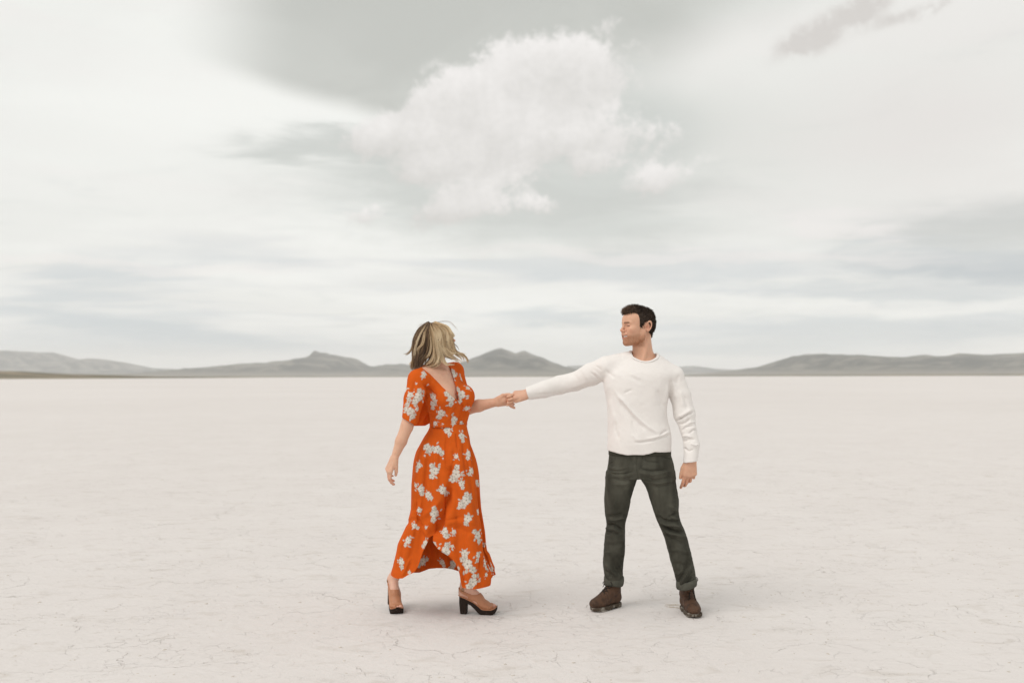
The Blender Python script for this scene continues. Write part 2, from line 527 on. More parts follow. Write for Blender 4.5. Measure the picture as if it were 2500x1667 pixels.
# ------------------------------------------------------------------ the air
def build_haze():
    lo, hi = np.array([-15500.0, -15500.0, -1.0]), np.array([15500.0, 15500.0, 300.0])
    v = [(a, c, d) for a in (lo[0], hi[0]) for c in (lo[1], hi[1]) for d in (lo[2], hi[2])]
    f = [(0, 1, 3, 2), (4, 6, 7, 5), (0, 4, 5, 1), (2, 3, 7, 6), (0, 2, 6, 4), (1, 5, 7, 3)]
    me = mesh_from('haze', v, f, smooth=False)
    m = bpy.data.materials.new('haze_air')
    m.use_nodes = True
    nt = m.node_tree
    nt.nodes.clear()
    o_ = nt.nodes.new('ShaderNodeOutputMaterial')
    p = nt.nodes.new('ShaderNodeVolumePrincipled')
    p.inputs['Color'].default_value = (0.985, 0.99, 0.995, 1.0)
    p.inputs['Density'].default_value = 0.000095
    p.inputs['Anisotropy'].default_value = 0.0
    nt.links.new(p.outputs[0], o_.inputs['Volume'])
    o = link('haze', me, m)
    o['kind'] = 'stuff'
    o['label'] = 'pale grey haze in the air over the lake bed'
    o['category'] = 'haze'
    return o


build_haze()


# ================================================================== solid modelling: blended shapes -> mesh
def nrm(v):
    v = np.asarray(v, float)
    return v / np.linalg.norm(v)


def rcone(a, c, ra, rb):
    a, c = np.asarray(a, float), np.asarray(c, float)
    ba = c - a
    l2 = float(ba @ ba)
    rr = ra - rb
    a2 = max(l2 - rr * rr, 1e-9)
    il2 = 1.0 / l2

    def f(p):
        pa = p - a
        y = pa @ ba
        z = y - l2
        q = pa * l2 - np.outer(y, ba)
        x2 = np.einsum('ij,ij->i', q, q)
        y2 = y * y * l2
        z2 = z * z * l2
        k = math.copysign(1.0, rr) * rr * rr * x2
        d = (np.sqrt(x2 * a2 * il2) + y * rr) * il2 - ra
        m1 = np.sign(z) * a2 * z2 > k
        m2 = (~m1) & (np.sign(y) * a2 * y2 < k)
        d = np.where(m1, np.sqrt(x2 + z2) * il2 - rb, d)
        d = np.where(m2, np.sqrt(x2 + y2) * il2 - ra, d)
        return d
    return f


def ball(c, r):
    c = np.asarray(c, float)
    return lambda p: np.linalg.norm(p - c, axis=1) - r


def ell(c, r, R=None):
    """ellipsoid; R rows are its axes"""
    c, r = np.asarray(c, float), np.asarray(r, float)
    R = np.eye(3) if R is None else np.asarray(R, float)

    def f(p):
        q = (p - c) @ R.T
        k0 = np.linalg.norm(q / r, axis=1)
        k1 = np.linalg.norm(q / (r * r), axis=1) + 1e-9
        return k0 * (k0 - 1.0) / k1
    return f


def plane(pt, n):
    pt, n = np.asarray(pt, float), nrm(n)
    return lambda p: (p - pt) @ n


def inter(*fs):
    def f(p):
        d = fs[0](p)
        for g in fs[1:]:
            d = np.maximum(d, g(p))
        return d
    return f


def diff(f0, *gs):
    def f(p):
        d = f0(p)
        for g in gs:
            d = np.maximum(d, -g(p))
        return d
    return f


def offset(f0, r):
    return lambda p: f0(p) - r


def tri(a, b_, c, r):
    a, b_, c = (np.asarray(v, float) for v in (a, b_, c))
    n = np.cross(b_ - a, a - c)

    def dot(u, v):
        return (u * v).sum(-1)

    def seg(p, o, e):
        w = p - o
        h = np.clip(dot(w, e) / (e @ e), 0, 1)
        w = w - h[:, None] * e
        return dot(w, w)

    def f(p):
        ba, cb, ac = b_ - a, c - b_, a - c
        s = np.sign((p - a) @ np.cross(ba, n)) + np.sign((p - b_) @ np.cross(cb, n)) + np.sign((p - c) @ np.cross(ac, n))
        out = np.minimum(np.minimum(seg(p, a, ba), seg(p, b_, cb)), seg(p, c, ac))
        inn = ((p - a) @ n) ** 2 / (n @ n)
        return np.sqrt(np.where(s < 2.0, out, inn)) - r
    return f


def smooth_curve(x, v, xs):
    """monotone-ish cubic through the points"""
    x, v = np.asarray(x, float), np.asarray(v, float)
    m = np.gradient(v, x)
    i = np.clip(np.searchsorted(x, xs) - 1, 0, len(x) - 2)
    h = x[i + 1] - x[i]
    t = np.clip((xs - x[i]) / h, 0, 1)
    return (v[i] * (2 * t ** 3 - 3 * t ** 2 + 1) + m[i] * h * (t ** 3 - 2 * t ** 2 + t) + v[i + 1] * (-2 * t ** 3 + 3 * t ** 2) + m[i + 1] * h * (t ** 3 - t ** 2))


def zloft(rows, n=2.0, yaw=0.0):
    """stack of ellipses along z; rows of (z, cx, cy, a, b); n > 2 squares them off"""
    rows = np.array(sorted(rows, key=lambda r: r[0]), float)
    zs = np.linspace(rows[0, 0], rows[-1, 0], 160)
    T = [smooth_curve(rows[:, 0], rows[:, k], zs) for k in range(1, 5)]
    cs, sn = math.cos(yaw), math.sin(yaw)

    def f(p):
        z = np.clip(p[:, 2], zs[0], zs[-1])
        cx, cy, a, b_ = (np.interp(z, zs, t) for t in T)
        x, y = p[:, 0] - cx, p[:, 1] - cy
        if yaw:
            x, y = cs * x + sn * y, -sn * x + cs * y
        if n == 2.0:
            k0 = np.sqrt((x / a) ** 2 + (y / b_) ** 2)
            k1 = np.sqrt((x / a ** 2) ** 2 + (y / b_ ** 2) ** 2) + 1e-9
            d = k0 * (k0 - 1) / k1
        else:
            k0 = (np.abs(x / a) ** n + np.abs(y / b_) ** n) ** (1 / n)
            d = (k0 - 1) * np.minimum(a, b_)
        return np.maximum(d, np.maximum(zs[0] - p[:, 2], p[:, 2] - zs[-1]))
    return f


def poly2d(pts):
    """signed distance to a polygon in 2-D"""
    v = np.asarray(pts, float)

    def f(x, y):
        p = np.stack([x, y], -1)
        d = np.full(len(x), 1e9)
        s = np.ones(len(x))
        for i in range(len(v)):
            a, c = v[i], v[i - 1]
            e = c - a
            w = p - a
            h = np.clip((w @ e) / (e @ e), 0, 1)
            r = w - h[:, None] * e
            d = np.minimum(d, (r * r).sum(1))
            c1 = p[:, 1] >= a[1]
            c2 = p[:, 1] < c[1]
            c3 = e[0] * w[:, 1] > e[1] * w[:, 0]
            flip = (c1 & c2 & c3) | (~c1 & ~c2 & ~c3)
            s = np.where(flip, -s, s)
        return s * np.sqrt(d)
    return f


class Frame:
    """local axes: x forward, y left, z up (rows of R are the axes in the world)"""
    def __init__(self, o, x, y, z, s=1.0):
        self.o = np.asarray(o, float)
        self.R = np.array([nrm(x), nrm(y), nrm(z)])
        self.s = s

    def __call__(self, *v):
        return self.o + self.s * (np.asarray(v, float) @ self.R)

    def inv(self, p):
        return ((p - self.o) @ self.R.T) / self.s

    def dirw(self, *v):
        return np.asarray(v, float) @ self.R

    def wrap(self, f):
        return lambda p: f(self.inv(p)) * self.s


class Solid:
    def __init__(self):
        self.ops = []

    def add(self, f, k=0.0):
        self.ops.append(('u', f, k)); return self

    def cut(self, f, k=0.0):
        self.ops.append(('s', f, k)); return self

    def keep(self, f, k=0.0):
        self.ops.append(('i', f, k)); return self

    @staticmethod
    def _comb(op, d, e, k):
        if op == 'u':
            if k <= 0:
                return np.minimum(d, e)
            h = np.clip(0.5 + 0.5 * (e - d) / k, 0, 1)
            return e * (1 - h) + d * h - k * h * (1 - h)
        if op == 's':
            e = -e
        if k <= 0:
            return np.maximum(d, e)
        h = np.clip(0.5 - 0.5 * (e - d) / k, 0, 1)
        return e * (1 - h) + d * h + k * h * (1 - h)

    def dist(self, p):
        d = np.full(len(p), 10.0)
        for op, f, k in self.ops:
            d = self._comb(op, d, f(p), k)
        return d

    def mesh(self, h, lo, hi, smooth=1):
        B = 8
        lo, hi = np.asarray(lo, float), np.asarray(hi, float)
        nb = np.maximum(1, np.ceil((hi - lo) / (h * B)).astype(int))
        ii = np.stack(np.meshgrid(*[np.arange(k) for k in nb], indexing='ij'), -1).reshape(-1, 3)
        cen = lo + (ii + 0.5) * B * h - 0.5 * h
        R = B * h * 0.87
        dc = self.dist(cen)
        act = np.abs(dc) < R * 1.9 + 0.012
        A = np.where(act)[0]
        ca = cen[A]
        loc = np.stack(np.meshgrid(*[np.arange(B)] * 3, indexing='ij'), -1).reshape(-1, 3) * h
        base = lo + ii[A] * B * h
        D = np.full((len(A), B ** 3), 10.0)
        for op, f, k in self.ops:
            e = f(ca)
            sel = np.where(e < R * 1.9 + k + 0.02)[0] if op != 'i' else np.arange(len(A))
            for s0 in range(0, len(sel), 1500):
                s = sel[s0:s0 + 1500]
                pts = (base[s][:, None, :] + loc[None]).reshape(-1, 3)
                D[s] = self._comb(op, D[s].ravel(), f(pts), k).reshape(len(s), -1)
        dim = nb * B
        full = np.repeat(np.repeat(np.repeat(dc.reshape(nb), B, 0), B, 1), B, 2).astype(np.float32)
        full = full.reshape(nb[0], B, nb[1], B, nb[2], B)
        full[ii[A, 0], :, ii[A, 1], :, ii[A, 2], :] = D.reshape(-1, B, B, B)
        full = full.reshape(dim)
        full[[0, -1]] = 1.0
        full[:, [0, -1]] = 1.0
        full[:, :, [0, -1]] = 1.0
        v, q = surface_nets(full)
        v = lo + v * h
        return lap_smooth(v, q, smooth), q


def surface_nets(D):
    ins = D < 0
    c = np.zeros(np.array(D.shape) - 1, np.int8)
    for a in (0, 1):
        for b_ in (0, 1):
            for e in (0, 1):
                c += ins[a:a + c.shape[0], b_:b_ + c.shape[1], e:e + c.shape[2]]
    cells = np.argwhere((c > 0) & (c < 8))
    idx = np.full(c.shape, -1, np.int64)
    idx[tuple(cells.T)] = np.arange(len(cells))
    acc = np.zeros((len(cells), 3))
    cnt = np.zeros(len(cells))
    cor = [(a, b_, e) for a in (0, 1) for b_ in (0, 1) for e in (0, 1)]
    for i, p in enumerate(cor):
        for q in cor[i + 1:]:
            if sum(abs(np.array(p) - np.array(q))) != 1:
                continue
            d0 = D[tuple((cells + p).T)]
            d1 = D[tuple((cells + q).T)]
            m = (d0 < 0) != (d1 < 0)
            t = np.where(m, d0 / np.where(m, d0 - d1, 1), 0)
            pt = np.array(p) + t[:, None] * (np.array(q) - np.array(p))
            acc += np.where(m[:, None], pt, 0)
            cnt += m
    V = cells + acc / cnt[:, None]
    Q = []
    for ax in range(3):
        o1, o2 = [k for k in range(3) if k != ax]
        s0 = [slice(1, -1)] * 3; s1 = [slice(1, -1)] * 3
        s0[ax] = slice(0, -1); s1[ax] = slice(1, None)
        a, b_ = ins[tuple(s0)], ins[tuple(s1)]
        for sign in (0, 1):
            e = np.argwhere(a & ~b_ if sign == 0 else ~a & b_)
            if not len(e):
                continue
            off = np.ones(3, int); off[ax] = 0
            e = e + off
            u = np.zeros(3, int); w = np.zeros(3, int)
            u[o1] = 1; w[o2] = 1
            q = np.stack([idx[tuple((e - u - w).T)], idx[tuple((e - w).T)], idx[tuple(e.T)], idx[tuple((e - u).T)]], -1)
            if (sign == 1) ^ (ax == 1):
                q = q[:, ::-1]
            Q.append(q)
    Q = np.concatenate(Q)
    Q = Q[(Q >= 0).all(1)]
    return V, Q


def lap_smooth(v, q, it=1, lam=0.5):
    if it <= 0:
        return v
    e = np.concatenate([q[:, [0, 1]], q[:, [1, 2]], q[:, [2, 3]], q[:, [3, 0]]])
    n = len(v)
    for k in range(it):
        for sgn in (lam, -lam * 0.9):
            s = np.zeros_like(v)
            for c in range(3):
                s[:, c] = np.bincount(e[:, 0], v[e[:, 1], c], n) + np.bincount(e[:, 1], v[e[:, 0], c], n)
            d = np.bincount(e[:, 0], minlength=n) + np.bincount(e[:, 1], minlength=n)
            v = v + sgn * (s / np.maximum(d, 1)[:, None] - v)
    return v


def vnormals(v, q):
    n = np.zeros_like(v)
    fn = np.cross(v[q[:, 2]] - v[q[:, 0]], v[q[:, 3]] - v[q[:, 1]])
    for k in range(q.shape[1]):
        for c in range(3):
            n[:, c] += np.bincount(q[:, k], fn[:, c], len(v))
    return n / np.maximum(np.linalg.norm(n, axis=1), 1e-12)[:, None]


def facing(v, n):
    d = v - np.array([0.0, 0.0, CAM_H])
    d = d / np.linalg.norm(d, axis=1)[:, None]
    return -(n * d).sum(1)


def creases(v, q, lines, gate=0.05):
    """folds of cloth: each line is (points in photo pixels, half width in px, height in mm, profile)"""
    n = vnormals(v, q)
    px, py = proj(v)
    fr = np.clip((facing(v, n) - gate) / 0.25, 0, 1)
    disp = np.zeros(len(v))
    P = np.stack([px, py], -1)
    for pts, wd, amp, kind in lines:
        pts = np.asarray(pts, float)
        lo, hi = pts.min(0) - 4 * wd, pts.max(0) + 4 * wd
        s = np.where((P > lo).all(1) & (P < hi).all(1) & (fr > 0))[0]
        if not len(s):
            continue
        best = np.full(len(s), 1e9)
        sd = np.zeros(len(s))
        tt = np.zeros(len(s))
        seg = np.linalg.norm(np.diff(pts, axis=0), axis=1)
        cum = np.concatenate([[0], np.cumsum(seg)]) / seg.sum()
        for i in range(len(pts) - 1):
            e = pts[i + 1] - pts[i]
            w = P[s] - pts[i]
            h = np.clip((w @ e) / (e @ e), 0, 1)
            r = w - h[:, None] * e
            d = np.linalg.norm(r, axis=1)
            side = np.sign(e[0] * w[:, 1] - e[1] * w[:, 0])
            m = d < best
            best = np.where(m, d, best)
            sd = np.where(m, d * side, sd)
            tt = np.where(m, cum[i] + h * (cum[i + 1] - cum[i]), tt)
        tap = np.clip(np.minimum(tt, 1 - tt) * 5 + 0.12, 0, 1)
        x = sd / wd
        if kind == 'r':
            g = np.exp(-x * x)
        elif kind == 'v':
            g = -np.exp(-x * x)
        else:                      # 's' : step, high on one side and low on the other
            g = x * np.exp(-x * x) * 2.0
        disp[s] += amp * 0.001 * g * tap * fr[s]
    return v + n * disp[:, None]


def tube(path, rad_, sides=6, closed=False, up=None, flat=1.0):
    """mesh of a tube along a polyline; rad_ scalar or per point"""
    P = np.asarray(path, float)
    n = len(P)
    r = np.full(n, rad_) if np.isscalar(rad_) else np.asarray(rad_, float)
    if closed:
        T = np.roll(P, -1, 0) - np.roll(P, 1, 0)
    else:
        T = np.gradient(P, axis=0)
    T /= np.linalg.norm(T, axis=1)[:, None] + 1e-12
    ref = np.array(up if up is not None else (0.13, -0.97, 0.21), float)
    A = np.cross(T, ref)
    bad = np.linalg.norm(A, axis=1) < 1e-3
    A[bad] = np.cross(T[bad], (1.0, 0.0, 0.0))
    A /= np.linalg.norm(A, axis=1)[:, None] + 1e-12
    Bn = np.cross(T, A)
    th = np.linspace(0, 2 * math.pi, sides, endpoint=False)
    V = P[:, None, :] + r[:, None, None] * (np.cos(th)[None, :, None] * A[:, None, :] + flat * np.sin(th)[None, :, None] * Bn[:, None, :])
    V = V.reshape(-1, 3)
    F = grid_faces(n, sides, wrap=True)
    if closed:
        j = np.arange(sides)
        F = np.concatenate([F, np.stack([(n - 1) * sides + j, (n - 1) * sides + (j + 1) % sides, (j + 1) % sides, j], -1)])
        return V, F
    V = np.concatenate([V, P[[0, -1]]])
    j = np.arange(sides)
    c0, c1 = n * sides, n * sides + 1
    F = np.concatenate([F, np.stack([np.full(sides, c0), j, (j + 1) % sides, (j + 1) % sides], -1)[:, [0, 2, 1, 1]],
                        np.stack([np.full(sides, c1), (n - 1) * sides + j, (n - 1) * sides + (j + 1) % sides, (n - 1) * sides + (j + 1) % sides], -1)])
    return V, F


def join(parts):
    V, F, C, o = [], [], [], 0
    for p in parts:
        v, f = p[0], p[1]
        V.append(v); F.append(np.asarray(f) + o)
        if len(p) > 2:
            c = np.asarray(p[2], float)
            C.append(np.broadcast_to(c, (len(v), 3)))
        o += len(v)
    return np.concatenate(V), np.concatenate(F), (np.concatenate(C) if C else None)


def tri_fix(F):
    """quads whose last two corners are the same become triangles"""
    return [tuple(f) if f[2] != f[3] else tuple(f[:3]) for f in F.tolist()]


def emit(name, v, f, mat, parent=None, col=None, smooth=True, label=None):
    f = np.asarray(f)
    if f.shape[1] == 4 and (f[:, 2] == f[:, 3]).any():
        me = mesh_from(name, v, tri_fix(f), smooth)
    else:
        me = mesh_from(name, v, f, smooth)
    if col is not None:
        set_col(me, col)
    o = link(name, me, mat, parent)
    if label:
        o['label'] = label
    return o


def catmull(pts, n):
    pts = np.asarray(pts, float)
    P = np.concatenate([[2 * pts[0] - pts[1]], pts, [2 * pts[-1] - pts[-2]]])
    t = np.linspace(0, len(pts) - 1, n)
    i = np.clip(t.astype(int), 0, len(pts) - 2)
    u = (t - i)[:, None]
    p0, p1, p2, p3 = P[i], P[i + 1], P[i + 2], P[i + 3]
    return 0.5 * (2 * p1 + (p2 - p0) * u + (2 * p0 - 5 * p1 + 4 * p2 - p3) * u ** 2 + (3 * p1 - p0 - 3 * p2 + p3) * u ** 3)


# ------------------------------------------------------------------ head and hands, in millimetres of their own frame
def head_ops(S, fr, male=True):
    """cranium, brow, nose, cheeks, lips, jaw, ears, lids; fr is in metres"""
    mm = 0.001

    def L(f):
        return fr.wrap(f)

    def E(c, r, k=0.012, R=None):
        S.add(L(ell(np.array(c) * mm, np.array(r) * mm, R)), k)

    def C(a, c, ra, rb, k=0.010):
        S.add(L(rcone(np.array(a) * mm, np.array(c) * mm, ra * mm, rb * mm)), k)

    def X(c, r, k=0.008, R=None):
        S.cut(L(ell(np.array(c) * mm, np.array(r) * mm, R)), k)
    jw = 1.0 if male else 0.88
    E((-10, 0, 36), (98, 75, 75))                       # cranium
    E((38, 0, 34), (57, 60, 50), 0.02)                  # forehead
    E((34, 0, -30), (55, 58 * jw, 62), 0.03)            # middle of the face
    for s in (-1, 1):
        C((-14, s * 54 * jw, -34), (-6, s * 50 * jw, -72), 15, 13, 0.02)    # ramus
        C((-6, s * 50 * jw, -72), (72, s * 16, -103), 14, 13, 0.02)         # jaw line
        C((88, s * 8, 15), (72, s * 44, 17), 10, 9, 0.010)                  # brow ridge
        E((60, s * 46, -24), (24, 17, 17), 0.022)                           # cheekbone
        E((74, s * 26, -50), (18, 17, 22), 0.02)                            # smiling cheek
    E((46, 0, -88), (40, 38, 26), 0.03)
    E((80, 0, -103), (14, 17, 14), 0.014)               # chin
    E((76, 0, -64), (18, 30, 28), 0.016)                # mouth mound
    for s in (-1, 1):
        X((93, s * 33, 0), (17, 18, 11), 0.010)         # sockets
        X((98, s * 17, -4), (10, 7, 12), 0.010)
        S.add(L(ball(np.array((71, s * 32, 0)) * mm, 13.0 * mm)), 0.002)    # eyeball under the lids
        C((84, s * 22, 6), (80, s * 42, 5), 4.0, 3.5, 0.004)                # upper lid
        C((82, s * 22, -6), (78, s * 42, -4), 3.2, 3.0, 0.005)              # lower lid
    C((90, 0, 8), (107, 0, -24), 6.5, 7.5, 0.008)       # nose bridge
    E((109, 0, -28), (9.5, 9.5, 8), 0.006)
    for s in (-1, 1):
        E((98, s * 12, -32), (10.5, 6.5, 7.5), 0.005)
        X((103, s * 6, -39), (5, 3, 3), 0.002)
    C((96, 0, -40), (93, 0, -52), 5, 6, 0.008)
    for s in (-1, 1):
        X((88, s * 27, -42), (20, 3.2, 12), 0.008, np.array([nrm((1, -0.5 * s, 0)), nrm((0.5, s, 0.55 * s)), nrm((0, -0.5, 1))]))   # fold from nose to mouth
        if male:
            X((90, s * 11, -64.5), (17, 24, 7.8), 0.003, np.array([(1, 0, 0), nrm((0, 1, s * 0.20)), nrm((0, -s * 0.20, 1))]))
        C((95.5, s * 2, -57.0), (74, s * 30, -53), 4.2, 2.2, 0.003)           # upper lip
        C((92.5, s * 2, -75), (74, s * 29, -57), 5.2, 2.2, 0.003)             # lower lip
        E((64, s * 36, -55), (9, 7, 9), 0.010)                               # corner of the smile
        E((-28, s * 72, -8), (16, 7, 29), 0.008, np.array([nrm((1, 0, -0.22)), (0, 1, 0), nrm((0.22, 0, 1))]))
        S.add(L(tube_ring((-30, s * 80, -2), (17, 5, 26), s)), 0.003)
        X((-23, s * 82, -11), (9, 12, 14), 0.003)
        X((-32, s * 83, 8), (8, 5, 9), 0.003)
    return S


def tube_ring(c, r, s):
    """rim of the ear: a torus like ring, open at the front"""
    c = np.array(c) * 0.001
    ra, rb = r[0] * 0.001, r[2] * 0.001

    def f(p):
        q = p - c
        x = q[:, 0] + 0.22 * q[:, 2]
        z = q[:, 2]
        y = q[:, 1] - s * 0.004
        k = np.sqrt((x / ra) ** 2 + (z / rb) ** 2) + 1e-6
        dr = (k - 1) * min(ra, rb)
        d = np.sqrt(dr * dr + y * y) - 0.0042
        front = np.clip((x - 0.4 * ra) / (0.6 * ra), 0, 1) * np.clip(-z / rb + 0.9, 0, 1)
        return d + 0.006 * front
    return f


def hand_ops(S, fr, curls, thumb, spread=1.0, k=0.006, nails=None):
    """frame: x along the fingers, y towards the thumb, z out of the back of the hand; unit = hand of 0.19 m when fr.s = 1"""
    def L(f):
        return fr.wrap(f)
    ky = [0.030, 0.010, -0.010, -0.028]
    kx = [0.088, 0.092, 0.087, 0.078]
    ln = [(0.044, 0.026, 0.021), (0.049, 0.030, 0.022), (0.045, 0.028, 0.022), (0.035, 0.021, 0.019)]
    rd = [0.0098, 0.0100, 0.0094, 0.0084]
    for i in range(4):
        S.add(L(rcone((0.004, ky[i] * 0.55, 0.0), (kx[i], ky[i], 0.003), 0.0175, 0.0128)), 0.012)
        a = np.array([kx[i], ky[i], 0.001])
        ang = 0.0
        sp = (1.5 - i) * 0.06 * spread
        for j in range(3):
            ang += math.radians(curls[i][j])
            d = np.array([math.cos(ang) * math.cos(sp), math.sin(sp) * math.cos(ang), -math.sin(ang)])
            c = a + d * ln[i][j]
            r0, r1 = rd[i] * (1 - 0.07 * j), rd[i] * (1 - 0.07 * (j + 1))
            S.add(L(rcone(a, c, r0, r1)), 0.0035 if j else 0.007)
            a = c
        if nails is not None:
            nails.append((fr(*a), fr.dirw(*d)))
    S.add(L(rcone((0.0, 0.0, 0.0), (0.05, 0.0, -0.004), 0.021, 0.022)), 0.012)
    # thumb: leaves the side of the palm near its base
    a = np.array([0.020, 0.022, -0.008])
    pts = [a] + [np.array(t, float) for t in thumb]
    rr = [0.0170, 0.0125, 0.0112, 0.0088]
    for j in range(3):
        S.add(L(rcone(pts[j], pts[j + 1], rr[j], rr[j + 1])), 0.010 if j == 0 else 0.0035)
    return S


# ------------------------------------------------------------------ materials of the figures
def cloth_material(name, col=None, rough=0.85, weave=900.0, strength=0.25, mottled=0.12, transl=0.0, sheen=0.0, fuzz=0.0):
    m, b, bsdf = material(name)
    co = b.new('ShaderNodeTexCoord').outputs['Object']
    if col is None:
        a = b.new('ShaderNodeAttribute', attribute_name='Col').outputs['Color']
    else:
        rgb = b.new('ShaderNodeRGB')
        rgb.outputs[0].default_value = (*col, 1.0)
        a = rgb.outputs[0]
    n = b.noise(co, 38.0, 5.0, 0.65).outputs[0]
    f = b.noise(co, 260.0, 3.0, 0.7).outputs[0]
    hsv = b.new('ShaderNodeHueSaturation')
    b.put(hsv.inputs['Color'], a)
    v = b.add(1.0 - mottled, b.mul(b.add(n, f), mottled))
    b.put(hsv.inputs['Value'], v)
    base = hsv.outputs[0]
    b.put(bsdf.inputs['Base Color'], base)
    bsdf.inputs['Roughness'].default_value = rough
    bsdf.inputs['Specular IOR Level'].default_value = 0.15
    if sheen:
        bsdf.inputs['Sheen Weight'].default_value = sheen
        bsdf.inputs['Sheen Roughness'].default_value = 0.5
    w = b.noise(b.vm('MULTIPLY', co, (1.0, 1.0, 0.45)), weave, 2.0, 0.6).outputs[0]
    h = b.add(w, b.mul(n, fuzz))
    bp = b.new('ShaderNodeBump')
    bp.inputs['Strength'].default_value = strength
    bp.inputs['Distance'].default_value = 0.002
    b.put(bp.inputs['Height'], h)
    b.put(bsdf.inputs['Normal'], bp.outputs[0])
    if transl:
        tr = b.new('ShaderNodeBsdfTranslucent')
        b.put(tr.inputs[0], base)
        mx = b.new('ShaderNodeMixShader')
        mx.inputs[0].default_value = transl
        b.put(mx.inputs[1], bsdf.outputs[0]); b.put(mx.inputs[2], tr.outputs[0])
        out = [n_ for n_ in m.node_tree.nodes if n_.type == 'OUTPUT_MATERIAL'][0]
        b.put(out.inputs[0], mx.outputs[0])
    return m


def skin_material():
    m, b, bsdf = material('skin')
    a = b.new('ShaderNodeAttribute', attribute_name='Col').outputs['Color']
    co = b.new('ShaderNodeTexCoord').outputs['Object']
    n = b.noise(co, 60.0, 4.0, 0.6).outputs[0]
    base = b.mix(b.mul(b.ss(n, 0.45, 0.75), 0.22), a, (0.52, 0.20, 0.13))
    b.put(bsdf.inputs['Base Color'], base)
    bsdf.inputs['Roughness'].default_value = 0.52
    bsdf.inputs['Specular IOR Level'].default_value = 0.35
    bsdf.inputs['Subsurface Weight'].default_value = 0.12
    bsdf.inputs['Subsurface Radius'].default_value = (1.0, 0.35, 0.2)
    bsdf.inputs['Subsurface Scale'].default_value = 0.006
    bp = b.new('ShaderNodeBump')
    bp.inputs['Strength'].default_value = 0.12
    bp.inputs['Distance'].default_value = 0.001
    b.put(bp.inputs['Height'], b.noise(co, 420.0, 3.0, 0.6).outputs[0])
    b.put(bsdf.inputs['Normal'], bp.outputs[0])
    return m


def plain_material(name, col, rough=0.6, spec=0.3, noise=0.25, scale=60.0, dark=None, bump=0.2, attr=False):
    m, b, bsdf = material(name)
    co = b.new('ShaderNodeTexCoord').outputs['Object']
    n = b.noise(co, scale, 5.0, 0.65).outputs[0]
    dk = dark or tuple(c * 0.55 for c in col)
    base = b.mix(b.mul(b.ss(n, 0.40, 0.72), noise * 2), col, dk)
    if attr:
        a = b.new('ShaderNodeAttribute', attribute_name='Col').outputs['Color']
        base = b.mix(b.mul(b.ss(n, 0.40, 0.72), noise), a, dk)
    b.put(bsdf.inputs['Base Color'], base)
    bsdf.inputs['Roughness'].default_value = rough
    bsdf.inputs['Specular IOR Level'].default_value = spec
    bp = b.new('ShaderNodeBump')
    bp.inputs['Strength'].default_value = bump
    bp.inputs['Distance'].default_value = 0.002
    b.put(bp.inputs['Height'], n)
    b.put(bsdf.inputs['Normal'], bp.outputs[0])
    return m


def hair_material(name, rough=0.45):
    m, b, bsdf = material(name)
    a = b.new('ShaderNodeAttribute', attribute_name='Col').outputs['Color']
    b.put(bsdf.inputs['Base Color'], a)
    bsdf.inputs['Roughness'].default_value = rough
    bsdf.inputs['Specular IOR Level'].default_value = 0.4
    return m


M_SKIN = skin_material()


# ================================================================== the man
def pxm(n, Y):
    return n * Y / FPX


def loft_rows(rows, n=2.0, yaw=0.0):
    """rows of (py, left px, right px, Y, half depth) -> zloft"""
    out = []
    for py, xl, xr, Y, b_ in rows:
        c = W((xl + xr) / 2, py, Y)
        out.append((c[2], c[0], c[1], pxm((xr - xl) / 2, Y), b_))
    return zloft(out, n, yaw)


def bounds(pts, m):
    pts = np.asarray(pts)
    return pts.min(0) - m, pts.max(0) + m


YM = 5.80


